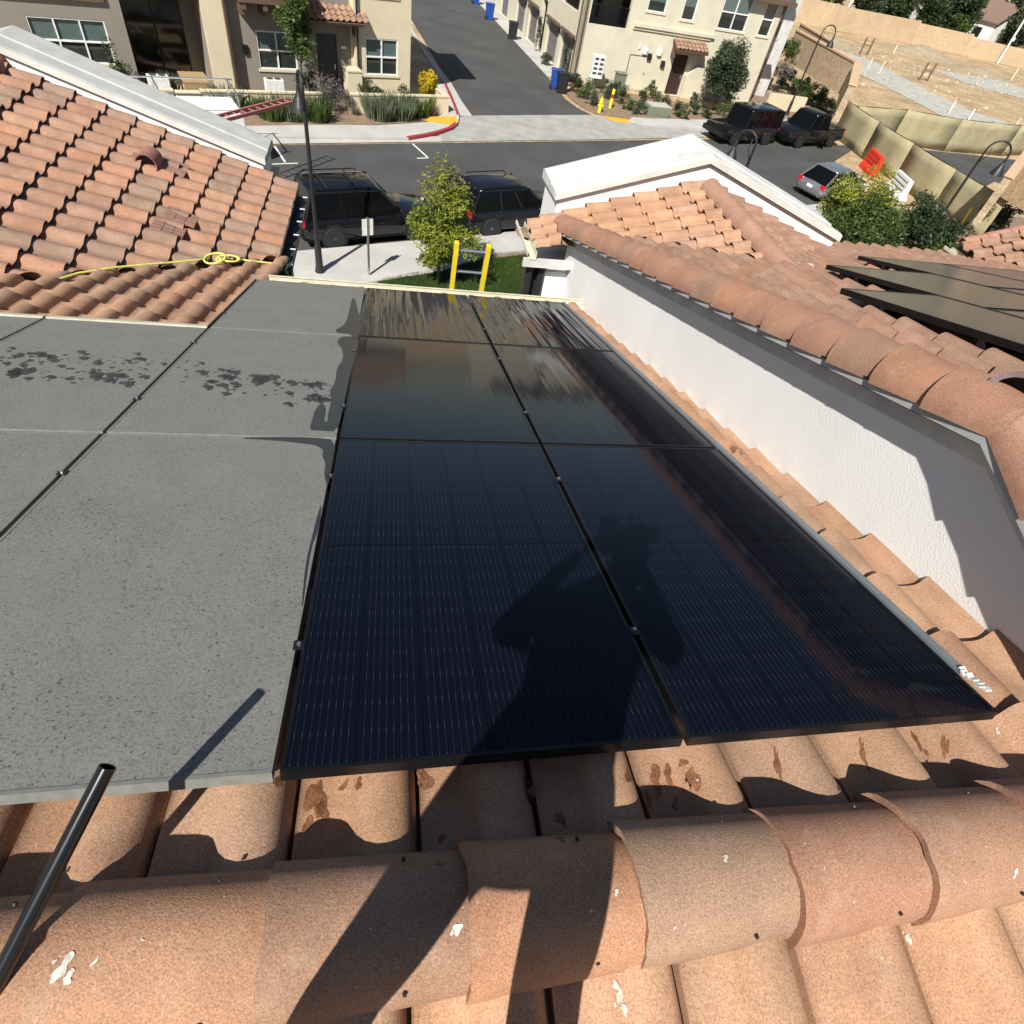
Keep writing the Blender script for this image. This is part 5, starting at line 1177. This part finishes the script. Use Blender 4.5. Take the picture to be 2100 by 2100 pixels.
for i, (x, y, h) in enumerate(((1780, 140, .9), (1803, 150, .9), (1945, 233, 1.0), (1985, 247, .9), (2073, 165, 1.3), (2080, 262, .8), (1832, 110, .9))):
    o = thing('site_stake', ['short white stake beside the pale site track, farthest left', 'white stake right next to the left one on the site track', 'tall white stake standing on the pale track above the fence', 'small white stake just behind the curving fence', 'white stake on the dirt near the tan wall at the right', 'small white stake at the right edge behind the fence', 'white stake near the dirt mound below the tan wall'][i], 'stake', G(x, y), q.uniform(0, 3), 'white survey stakes')
    mb = MB(); mb.box((0, 0, h/2), (.05, .03, h/2)); mb.build('stake', 'stake', o, world=False)
for i, (x, y, lab) in enumerate(((1893, 165, 'brown H shaped wooden frame left post pair on the dirt'), (1770, 112, 'rusty wooden frame beside the orange debris under the tan wall'))):
    o = thing('wooden_frame', lab, 'frame', G(x, y), .5, 'wooden frames on the site')
    for s in (-.6, .6):
        mb = MB(); mb.box((s, 0, .8), (.08, .08, .8)); mb.build('post', 'wood', o, world=False)
    mb = MB(); mb.box((0, 0, .9), (.6, .05, .06)); mb.build('crosspiece', 'wood', o, world=False)
mb = MB()
for i in range(420):
    x = q.uniform(1690, 2110); y = 60+(x-1660)*.23+q.choice([q.uniform(15, 45), q.uniform(20, 90)])
    c = G(x, min(y, 262)); r = q.uniform(.05, .24)*q.uniform(.3, 1)
    if c.length > 400: continue
    mb.box(c+V((0, 0, r*.3)), (r, r*.7, r*.5), az(q.uniform(0, 180)), None or V((0, 0, 1)).cross(az(0)) if False else V((-.2, .98, 0)), V((0, .1, 1)), 'rock', .6)
mb.build('rubble', None, None)['kind'] = 'stuff'
def mound(label, x, y, r, h, mat):
    c = G(x, y); mb = MB(); n = 22; vs = [c+V((0, 0, h))]; fs = []; qq = random.Random(int(x))
    rings = 6
    for k in range(1, rings+1):
        for i in range(n):
            a = 2*pi*i/n; rr = r*k/rings*qq.uniform(.88, 1.12); z = h*(cos(pi*k/rings)+1)/2*qq.uniform(.85, 1.1) - (.03 if k == rings else 0)
            vs.append(c+V((cos(a)*rr, sin(a)*rr*.7, z)))
    fs += [(0, 1+i, 1+(i+1) % n) for i in range(n)]
    fs += [(1+(k-1)*n+i, 1+k*n+i, 1+k*n+(i+1) % n, 1+(k-1)*n+(i+1) % n) for k in range(1, rings) for i in range(n)]
    mb.add(vs, fs); o = mb.build('dirt_mound', mat, None, smooth=True); tag(o, label, 'mound', 'mounds of soil on the site')
mound('grey brown mound of soil below the long tan wall', 1888, 112, 5.5, 1.0, 'soil_pale') if 'soil_pale' in MAT else (simple('soil_pale', (.33, .27, .18), .95, var=.2, scale=2), mound('grey brown mound of soil below the long tan wall', 1888, 112, 5.5, 1.0, 'soil_pale'))
mound('low tan heap of rubble near the right edge of the site', 2010, 150, 4.5, .5, 'soil_pale')
mound('long low ridge of dug soil behind the brick wall', 1700, 88, 5, .6, 'soil_pale')
for lab, x, y, zt2 in (('tall white pole at the left of the tan site wall', 1722, 55, 11), ('tall white pole with a fitting at the right of the tan site wall', 2045, 130, 12)):
    o = thing('white_pole', lab, 'pole', G(x, y), 0, 'white poles by the site wall'); mb = MB(); mb.lathe([(.0, 0), (.16, 0), (.10, zt2), (0, zt2)], (0, 0, 0), 8); mb.build('pole', 'stake', o, world=False)
    mb = MB(); mb.box((.1, 0, 2.9), (.22, .12, .2)); mb.build('bracket', 'stake', o, world=False)

# ============================================================ PLANTS
def leaves(mb, c, rad, n, size, q, hollow=.35, clumps=14, up=.15, flat=.7):
    c = V(c); rx, ry, rz = rad
    cl = []
    for i in range(clumps):
        d = V((q.gauss(0, 1), q.gauss(0, 1), q.gauss(0, 1))).normalized(); k = q.uniform(hollow, .82)
        cl.append((V((d.x*rx*k, d.y*ry*k, d.z*rz*k)), q.uniform(.22, .42), q.uniform(-.3, .3)))
    for i in range(n):
        cc, cr, tb = q.choice(cl); d = V((q.gauss(0, 1), q.gauss(0, 1), q.gauss(0, 1))).normalized()*(q.random()**.45)
        p = c+cc+V((d.x*rx*cr, d.y*ry*cr, d.z*rz*cr))
        s = size*q.uniform(.6, 1.35); a = V((q.gauss(0, 1), q.gauss(0, 1), q.gauss(0, .6)-up)).normalized(); b_ = a.cross(V((q.gauss(0, 1), q.gauss(0, 1), q.gauss(0, 1)))).normalized()
        tv = min(1, max(0, .5+tb+q.uniform(-.35, .35)))
        mb.add([p-a*s, p+b_*s*flat*.5, p+a*s, p-b_*s*flat*.5], [(0, 1, 2, 3)], '', (tv, tv, tv))
def stems(mb, base, top, r0, r1, q, nb=6, spread=.6, rz=1.):
    base = V(base); top = V(top); mid = (base+top)/2+V((q.uniform(-.06, .06), q.uniform(-.06, .06), 0))
    mb.tube([base, mid, top], [r0, (r0+r1)/2, r1], 7)
    for i in range(nb):
        t_ = q.uniform(.35, .95); p = base.lerp(top, t_); a = q.uniform(0, 2*pi); e = p+V((cos(a)*spread, sin(a)*spread, q.uniform(.3, .8)*rz))*q.uniform(.6, 1.)
        mb.tube([p, (p+e)/2+V((0, 0, .05)), e], [r1*1.0, r1*.6, r1*.25], 5)
def tree(name, label, base, parts, trunk_top, r0, mat, seed, size=.07, cat='tree', nb=7, group=None, spread=.6):
    q = random.Random(seed); o = thing(name, label, cat, base, 0, group)
    mb = MB(); stems(mb, base, V(base)+V(trunk_top), r0, r0*.45, q, nb, spread); mb.build('trunk', 'bark', o, smooth=True)
    for (off, rad, n, m_) in parts:
        mb = MB(); leaves(mb, V(base)+V(off), rad, n, size, q, clumps=26, hollow=.25); mb.build('crown', m_ or mat, o, tintattr=True)
    return o
tree('young_tree', 'young bushy lime green tree on the lawn, behind the yellow ladder', G(897, 590), [((.12, .08, 1.85), (1.2, 1.15, 1.1), 8500, 'leaf_lime'), ((.15, .25, 3.05), (.62, .6, .55), 650, 'leaf_dead'), ((-.05, .1, 3.0), (.9, .85, .8), 1300, 'leaf_gold'), ((0, -.1, 1.05), (.7, .7, .5), 2200, 'leaf_lime')], (.05, .1, 3.2), .055, 'leaf_lime', 1, .062, spread=.5)
tree('young_tree', 'slender young tree in front of the left townhouse, by its front door', G(622, 215), [((-.05, .2, 3.3), (.95, .95, 1.25), 4200, 'leaf_green'), ((-.1, .2, 4.4), (.6, .6, .55), 900, 'leaf_sage'), ((.2, -.1, 2.3), (.8, .8, .7), 1000, 'leaf_green')], (0, .1, 4.0), .05, 'leaf_green', 2, .085)
tree('round_tree', 'dense round dark olive tree in front of the cream building', G(1462, 228), [((0, 0, 2.4), (1.8, 1.8, 1.6), 15000, 'leaf_olive'), ((0, 0, 1.3), (1.3, 1.3, .8), 2500, 'leaf_olive')], (0, 0, 2.6), .10, 'leaf_olive', 3, .085, nb=9, spread=1.0)
tree('young_tree', 'thin light green tree at the right corner of the cream building', G(1585, 190), [((0, 0, 2.9), (.8, .8, .8), 1500, 'leaf_green'), ((.1, 0, 1.5), (.9, .9, .9), 900, 'leaf_dead')], (0, 0, 3.0), .04, 'leaf_green', 4, .09)
tree('bushy_tree', 'feathery yellow green tree beside the silver car and the barriers', V((G(1768, 432, 2.7).x, G(1768, 432, 2.7).y, 0)), [((0, 0, 2.8), (1.75, 1.6, 1.3), 9000, 'leaf_gold'), ((-.6, -.4, 1.7), (1.6, 1.5, 1.2), 6500, 'leaf_green')], (0, 0, 3.0), .06, 'leaf_gold', 5, .075)
tree('bushy_tree', 'dark green wispy tree behind the parapet, among the right hand bushes', V((G(1895, 470, 2.3).x, G(1895, 470, 2.3).y, 0)), [((0, 0, 2.2), (1.9, 1.6, 1.4), 10000, 'leaf_dark'), ((.9, -.7, 1.6), (1.7, 1.4, 1.2), 7000, 'leaf_green'), ((-.9, -.6, 1.5), (1.4, 1.3, 1.1), 5000, 'leaf_green')], (0, 0, 2.9), .06, 'leaf_dark', 6, .085)
tree('bushy_tree', 'mid green bush between the parapet end and the higher roof', V((G(1750, 480, 2.).x, G(1750, 480, 2.).y, 0)), [((0, 0, 2.0), (1.7, 1.4, 1.4), 9000, 'leaf_green')], (0, 0, 2.2), .05, 'leaf_green', 7, .08)
def bush(label, base, rad, n, mat, seed, size=.07, name='bush', group=None):
    q = random.Random(seed); o = thing(name, label, 'bush', base, 0, group); b3 = V((base[0], base[1], 0))
    mb = MB(); leaves(mb, b3+V((0, 0, rad[2]*.85)), rad, n, size, q, clumps=10, hollow=.2); mb.build('foliage', mat, o, tintattr=True)
    mb = MB(); stems(mb, b3, b3+V((0, 0, rad[2])), .02, .01, q, 5, rad[0]*.6); mb.build('stem', 'bark', o)
def spiky(label, base, r, h, n, mat, seed, name='grass_clump', lean=.5, group=None):
    q = random.Random(seed); o = thing(name, label, 'plant', base, 0, group); b3 = V((base[0], base[1], .05)); mb = MB()
    for i in range(n):
        a = q.uniform(0, 2*pi); d = V((cos(a), sin(a), 0)); p = b3+d*r*.75*sqrt(q.random())*V((1, 1, 0)).length/1.41
        hh = h*q.uniform(.5, 1.1); e = p+d*lean*hh*q.uniform(.1, 1)+V((0, 0, hh)); w_ = V((-d.y, d.x, 0))*.016; m_ = (p+e)/2+V((0, 0, hh*.12))
        tv = q.random(); mb.add([p-w_, p+w_, m_+w_, e, m_-w_], [(0, 1, 2, 3, 4)], '', (tv, tv, tv))
    mb.build('foliage', mat, o, tintattr=True)
gn = 'shrubs in the front bed of the left townhouse'
for i, (x, y, r, h, n, m_, lab) in enumerate(((470, 228, .8, .9, 420, 'leaf_sage', 'spiky grey green shrub left of the red ladder, at the garden wall'),
    (560, 245, .8, .8, 420, 'leaf_green', 'green grassy shrub behind the pavement, right of the white truck'), (600, 246, .8, .9, 450, 'leaf_sage', 'sage coloured shrub in the bed left of the street lamp'),
    (650, 248, .8, .9, 450, 'leaf_green', 'grassy shrub right behind the lamp shade of the near street lamp'), (780, 245, .9, 1.0, 520, 'leaf_sage', 'broad sage shrub left of the yellow flowering bush, near the walkway'),
    (820, 244, .9, 1.0, 520, 'leaf_sage', 'broad sage shrub in the middle of the corner bed'), (862, 238, .8, .9, 420, 'leaf_green', 'green spiky shrub under the yellow flowering bush'),
    (510, 232, .7, .7, 300, 'leaf_green', 'low spiky shrub below the air unit wall'), (348, 195, .6, .8, 260, 'leaf_sage', 'small spiky shrub in front of the leftmost garden wall'))):
    spiky(lab, G(x, y), r, h, n, m_, 50+i, group=gn)
bush('silvery leafless bush left of the short walkway', G(712, 236), (1.0, .8, .9), 1500, 'leaf_dead', 61, .05)
bush('second pale twiggy bush at the townhouse walkway, nearer the lamp', G(672, 232), (.8, .8, 1.0), 1200, 'leaf_dead', 62, .05)
bush('yellow flowering bush at the corner of the townhouse and the driveway', G(884, 228)+V((-.3, .6, 0)), (.7, .7, 1.0), 2000, 'leaf_yellow', 63, .075)
bush('dark green rose bush behind the garden wall, below the right window', L.P(-2.6, 0, 1.3), (1.2, .5, .65), 1700, 'leaf_dark', 64, .06)
bush('small dark green bush behind the garden wall at the wall end', L.P(-.6, 0, 1.3), (.9, .5, .6), 1000, 'leaf_dark', 65, .06)
bush('bushy dark plant between the wide window and the porch', L.P(-13.6, 0, .9), (.75, .6, 1.1), 1500, 'leaf_olive', 66, .07)
bush('dark bush beside the teal door under the young tree', L.P(-5.5, 0, .9), (1.0, .7, .7), 1500, 'leaf_olive', 67, .07)
bush('small round clipped bush between two garage doors', Sd.P(4.0, 0, .55), (.65, .5, .5), 1400, 'leaf_olive', 68, .05)
bush('tall narrow dark bush at the first garage door', Sd.P(.75, 0, .45), (.35, .35, 1.4), 1500, 'leaf_dark', 69, .05)
bush('tall dark climber in the alcove between the garages', Sd.P(7.9, 0, .3), (.4, .35, 1.5), 1400, 'leaf_dark', 70, .05)
gs_ = 'low shrubs in the corner bed of the cream building'
lowb = [(1168, 178), (1182, 192), (1196, 205), (1212, 218), (1180, 180), (1205, 198), (1250, 205), (1272, 215), (1290, 228), (1306, 238), (1318, 214), (1345, 220), (1365, 228), (1385, 240), (1400, 247), (1262, 200), (1240, 196), (1330, 205), (1425, 238), (1445, 243), (1475, 240), (1420, 222)]
wh = ['at the driveway mouth beside the bins', 'second from the bins along the kerb', 'third from the bins along the kerb', 'left of the hydrant, by the kerb', 'behind the one at the driveway mouth', 'between the mailbox pedestal and the kerb', 'just right of the hydrant and its post', 'behind the right hand yellow patch', 'at the tip of the right hand yellow patch', 'on the bed edge left of the ground box', 'behind the ground box, to its left', 'directly behind the grey ground box', 'right of the ground box', 'at the bed edge right of the ground box', 'at the walkway edge, right end of the bed', 'in front of the utility cabinet', 'at the foot of the mailbox cluster', 'before the flush utility door', 'right of the walkway, nearest the pavement', 'under the round olive tree, left side', 'at the front of the off-roader', 'right of the walkway by the porch wall']
for i, ((x, y), w_) in enumerate(zip(lowb, wh)):
    qq = random.Random(i); bush('low shrub '+w_, G(x, y), (qq.uniform(.5, .8), qq.uniform(.5, .7), qq.uniform(.4, .65)), 750, ['leaf_olive', 'leaf_dark', 'leaf_green'][i % 3], 80+i, .06, group=gs_)
for i, (x, y, lab) in enumerate(((1640, 215, 'bright green hedge bush behind the pickup, next to the white planter'), (1668, 222, 'bright green hedge bush right of its neighbour, under the brick wall'), (1690, 232, 'bright green hedge bush nearest the brick pillar'), (1610, 185, 'green hedge bush farthest back by the brick wall'), (1630, 200, 'green hedge bush in the middle of the hedge row'))):
    bush(lab, G(x, y), (1.1, 1.1, .95), 1800, 'leaf_green', 120+i, .08, group='hedge bushes under the brick wall')
bush('dark green bush in front of the right hand brick wall', G(2030, 475, .3), (1.3, 1.2, 1.2), 3500, 'leaf_dark', 130, .08)
t = thing('garden_wall', 'white low planter wall behind the pickup truck', 'garden wall', G(1600, 232))
mb = MB(); dd = az(24); mb.box(G(1605, 228)+V((0, 0, .5)), (1.6, .12, .5), dd, V((-dd.y, dd.x, 0))); mb.build('wall', 'stucco_cream', t)
# lawn blades
mb = MB(); q = random.Random(77)
lp = [V((p.x, p.y, 0)) for p in lawn]; cx = sum((p for p in lp), V((0, 0, 0)))/len(lp)
for i in range(14000):
    k = q.randrange(len(lp)); a, b_ = lp[k], lp[(k+1) % len(lp)]; u_, v_ = q.random(), q.random()
    if u_+v_ > 1: u_, v_ = 1-u_, 1-v_
    p = cx+(a-cx)*u_+(b_-cx)*v_+V((0, 0, .10)); h = q.uniform(.03, .09); d = az(q.uniform(0, 360)); tv = min(1, max(0, .5+.4*sin(p.x*3)*sin(p.y*2.3)+q.uniform(-.4, .4)))
    mb.add([p-d*.008, p+d*.008, p+d*.0+az(q.uniform(0, 360))*.03+V((0, 0, h))], [(0, 1, 2)], '', (tv, tv, tv))
mb.build('grass', 'grass', None, tintattr=True)['kind'] = 'stuff'

# ============================================================ BEYOND THE WALL
qf = random.Random(5)
fl = []
protos = []
for k, m_ in enumerate(('leaf_dark', 'leaf_olive', 'leaf_green', 'leaf_dark')):
    mb = MB(); leaves(mb, V((0, 0, 4.6)), (3.2, 3.2, 3.6), 2600, .34, qf, clumps=22, hollow=.3); cr = mb.build('crown', m_, None, tintattr=True)
    mb = MB(); stems(mb, (0, 0, 0), (0, 0, 5), .25, .12, qf, 6, 1.6, 2.); tr = mb.build('trunk', 'bark', None)
    o = thing('background_tree', 'x', 'tree', (0, 0, 0)); cr.parent = o; tr.parent = o; protos.append(o)
spots = []
for i in range(46):
    s = -4+i*1.75; spots.append((V((22, 114.5, 0))+V((.965, .20, 0))*s+V((0, 2.2+(i % 3)*4.5+qf.uniform(-.6, .6), 0)), qf.uniform(.62, 1.0), i, 'along the far side of the tan site wall'))
for i in range(20): spots.append((V((52+i*5.5, qf.uniform(150, 215), 0)), qf.uniform(.8, 1.3), i, 'among the far roofs at the top right'))
kinds = ['dense dark', 'olive', 'mid green', 'dark spreading']
nth = 'first second third fourth fifth sixth seventh eighth ninth tenth eleventh twelfth thirteenth fourteenth fifteenth sixteenth seventeenth eighteenth nineteenth twentieth'.split()
nth += ['twenty-'+w_ for w_ in nth[:9]]+['thirtieth']+['thirty-'+w_ for w_ in nth[:9]]+['fortieth']+['forty-'+w_ for w_ in nth[:9]]
def pxx(p_): d_ = p_-EYE; return 1050+FPX*d_.dot(RT)/d_.dot(FW)
spots = [s_ for s_ in spots if not (abs(pxx(s_[0])-2010) < 16)]
for j, (p, s, i, row) in enumerate(spots):
    k = j % 4; o = protos[k] if j < 4 else copy_tree(protos[k]); o.location = p; o.scale = (s, s, s*qf.uniform(.8, 1.15)); o.rotation_euler = (0, 0, qf.uniform(0, 6))
    o['label'] = kinds[k]+' tree, '+nth[i]+' from the left '+row; o['group'] = 'trees '+row
def house(label, p, a, lx, ly, h, rh_, wm, rm):
    o = thing('background_house', label, 'house', p, a, 'far houses beyond the trees')
    mb = MB(); mb.box((0, 0, h/2), (lx/2, ly/2, h/2)); mb.add([(-lx/2, -ly/2, h), (-lx/2, ly/2, h), (-lx/2, 0, h+rh_-.1), (lx/2, -ly/2, h), (lx/2, ly/2, h), (lx/2, 0, h+rh_-.1)], [(0, 1, 2), (3, 5, 4)]); mb.build('wall', wm, o, world=False)
    mb = MB(); e = .4; sl_ = rh_/(ly/2)
    for s in (-1, 1):
        mb.add([(-lx/2-e, s*(ly/2+e), h-sl_*e), (lx/2+e, s*(ly/2+e), h-sl_*e), (lx/2+e, 0, h+rh_), (-lx/2-e, 0, h+rh_), (-lx/2-e, s*(ly/2+e), h-sl_*e+.15), (lx/2+e, s*(ly/2+e), h-sl_*e+.15), (lx/2+e, 0, h+rh_+.15), (-lx/2-e, 0, h+rh_+.15)], [(0, 1, 2, 3), (4, 7, 6, 5), (0, 4, 5, 1), (0, 3, 7, 4), (1, 5, 6, 2)])
    mb.build('roof', rm, o, world=False)
    for s in (-.25, .25):
        mb = MB(); mb.box((s*lx, -ly/2-.03, h*.55), (.7, .04, .6)); mb.build('window', 'window_dark', o, world=False)
for i, (x, y, zz, lab, a, wm, rm) in enumerate(((2020, 28, 4, 'far house with a white gable end between the trees', -.9, 'stucco_white', 'far_roof'), (2000, 8, 4, 'far house with a brown hipped looking roof above the white gable', .4, 'far_wall_paint', 'far_roof'), (1900, 4, 4, 'far house whose grey roof shows left of the brown one', .5, 'far_wall_paint', 'gravel_road'), (2085, 5, 4, 'far house with a pale roof at the top right corner', .2, 'far_wall_paint', 'gravel_road'), (1850, -8, 4, 'far house mostly hidden by trees, left of the others', .3, 'far_wall_paint', 'far_roof'))):
    house(lab, G(x, y, zz)*V((1, 1, 0)).length/V((1, 1, 0)).length*1. if False else V((G(x, y, zz).x, G(x, y, zz).y, 0)), a, 10, 8, 3.6, 2.2, wm, rm)

# ============================================================ PHOTOGRAPHER AND POLE
def skin(name, par, nodes, edges, mat, sub=2):
    me = bpy.data.meshes.new(name); me.from_pydata([tuple(n[0]) for n in nodes], edges, []); o = bpy.data.objects.new(name, me); C.objects.link(o)
    md = o.modifiers.new('skin', 'SKIN'); md.use_smooth_shade = True
    for v, n in zip(me.skin_vertices[0].data, nodes): v.radius = (n[1], n[2] if len(n) > 2 else n[1])
    me.skin_vertices[0].data[0].use_root = True
    sb = o.modifiers.new('sub', 'SUBSURF'); sb.levels = sub; sb.render_levels = sub
    bpy.context.view_layer.update(); dg = bpy.context.evaluated_depsgraph_get(); m2 = bpy.data.meshes.new_from_object(o.evaluated_get(dg))
    o.modifiers.clear(); o.data = m2; bpy.data.meshes.remove(me); m2.materials.clear(); m2.materials.append(MAT[mat])
    for v in m2.vertices: v.co -= par.location
    o.parent = par; return o
p_ = A.P
roofz = lambda v: ZT-T*(2*VR-v)+.06 if v < VR else ZT-T*v+.06
fL = p_(-.34, -.30, roofz(-.30)); fR = p_(.19, -.38, roofz(-.38))
po = thing('person', 'person standing on the roof behind the ridge, photographing the panels with both hands raised', 'person', p_(-.05, -.34, roofz(-.34)))
hipL, hipR = p_(-.185, -.27, 8.87), p_(.075, -.31, 8.87)
kL, kR = p_(-.25, -.21, 8.40), p_(.155, -.27, 8.36)
aL, aR = fL+V((0, 0, .07)), fR+V((0, 0, .07))
pel = p_(-.06, -.29, 8.95); wai = p_(-.01, -.26, 9.10); che = p_(-.02, -.22, 9.32); nek = p_(.03, -.20, 9.47); hd0 = p_(.06, -.17, 9.56); hd1 = p_(.075, -.15, 9.70)
sL, sR = p_(-.18, -.20, 9.365), p_(.17, -.25, 9.355)
eL, eR = p_(-.29, -.13, 9.19), p_(.31, -.20, 9.17)
hL, hR = p_(-.055, -.055, 9.545), p_(.10, -.06, 9.54)
body_nodes = [(pel, .125, .105), (wai, .135, .10), (che, .155, .11), (nek, .06), (hd0, .07, .08), (hd1, .075, .09), (sL, .06), (eL, .042), (hL-(hL-eL).normalized()*.07, .026), (sR, .06), (eR, .042), (hR-(hR-eR).normalized()*.07, .026), (hipL, .085), (kL, .065), (aL, .045), (hipR, .085), (kR, .065), (aR, .045)]
body_edges = [(0, 1), (1, 2), (2, 3), (3, 4), (4, 5), (2, 6), (6, 7), (7, 8), (2, 9), (9, 10), (10, 11), (0, 12), (12, 13), (13, 14), (0, 15), (15, 16), (16, 17)]
bdy = skin('body', po, body_nodes, body_edges, 'skin')
skin('shirt', po, [(pel-V((0, 0, .05)), .15, .13), (wai, .155, .125), (che, .165, .12), (nek-V((0, 0, .05)), .065), (sL, .07), (eL, .052), (sR, .07), (eR, .052)], [(0, 1), (1, 2), (2, 3), (2, 4), (4, 5), (2, 6), (6, 7)], 'shirt')
skin('trousers', po, [(pel+V((0, 0, .03)), .135, .12), (hipL, .098), (kL, .078), (aL+V((0, 0, .06)), .07), (hipR, .098), (kR, .082), (aR+V((0, 0, .06)), .075)], [(0, 1), (1, 2), (2, 3), (0, 4), (4, 5), (5, 6)], 'trousers')
skin('hair', po, [(hd1+V((0, 0, .0))-A.Y*.02, .092, .10), (hd1+V((0, 0, .045)), .075, .08)], [(0, 1)], 'hair')
for f in (fL, fR): skin('shoe', po, [(f-A.Y*.07+V((0, 0, .035)), .045), (f+A.Y*.04+V((0, 0, .03)), .042), (f+A.Y*.15+V((0, 0, .045)), .038)], [(0, 1), (1, 2)], 'shoe')
mb = MB(); hc = hd1+A.Y*.085
mb.prism([hc-V((0, 0, .02))-A.X*.012, hc-V((0, 0, .02))+A.X*.012, hc+V((0, 0, .02))], A.Y*.022); mb.build('nose', 'skin', bdy)
for s in (-1, 1):
    mb = MB(); mb.lathe([(0, -.01), (.012, -.004), (.012, .004), (0, .01)], hd1+A.Y*.078+A.X*s*.03+V((0, 0, .015)), 10, '', A.Y); mb.build('eye', 'window_dark', bdy)
    mb = MB(); mb.box(hd1+A.X*s*.083-V((0, 0, .01)), (.008, .018, .03), A.X, A.Y); mb.build('ear', 'skin', bdy, bevel=.005)
for hnd, s in ((hL, 1), (hR, -1)):
    wr_ = hnd-V((0, 0, .055))-A.X*s*.02
    for k in range(4):
        b0_ = hnd-V((0, 0, .012+k*.017)); skin('finger', po, [(wr_, .02), (b0_-A.X*s*.01, .010), (b0_+A.X*s*.012+A.Y*.016, .009), (b0_+A.X*s*.036+A.Y*.018, .008)], [(0, 1), (1, 2), (2, 3)], 'skin', 1)
    skin('thumb', po, [(wr_, .02), (wr_+A.X*s*.02-A.Y*.01+V((0, 0, .01)), .011), (wr_+A.X*s*.045-A.Y*.014+V((0, 0, .03)), .010)], [(0, 1), (1, 2)], 'skin', 1)
ph = MB(); pc = EYE-FW*.030-RT*.0-UP*.055
ph.box(pc, (.037, .076, .004), RT, UP, FW)
pho = ph.build('phone', 'black_metal', None, bevel=.003); tag(pho, 'black phone held upright by the photographer with both hands', 'phone')
Tp = A.P(-.524, .439, 8.358); dp = (A.X*-.41+A.Y*-.76-V((0, 0, .51))).normalized()
o = thing('pole', 'black metal pole leaning over the ridge at the lower left', 'pole', Tp+dp*.7)
simple('pole_black', (.008, .008, .009), .22, .2, spec=.7)
mb = MB(); rr, ri = .0155, .0125; a_ = dp.orthogonal().normalized(); b_ = dp.cross(a_); n = 24; vs = []
for (rad, off) in ((ri, .03), (ri, 0), (rr, 0), (rr, .78), (0.0001, .78)):
    vs += [Tp+dp*off+(a_*cos(2*pi*k/n)+b_*sin(2*pi*k/n))*rad for k in range(n)]
mb.add(vs, [(i*n+k, i*n+(k+1) % n, (i+1)*n+(k+1) % n, (i+1)*n+k) for i in range(4) for k in range(n)]); tb = mb.build('tube', 'pole_black', o, smooth=True)
try: tb.data.set_sharp_from_angle(angle=radians(40))
except Exception: pass
mb = MB(); mb.lathe([(0, .0), (rr+.003, 0), (rr+.003, .10), (0, .10)], Tp+dp*.70, 20, '', dp); mb.build('grip', 'tyre', o)
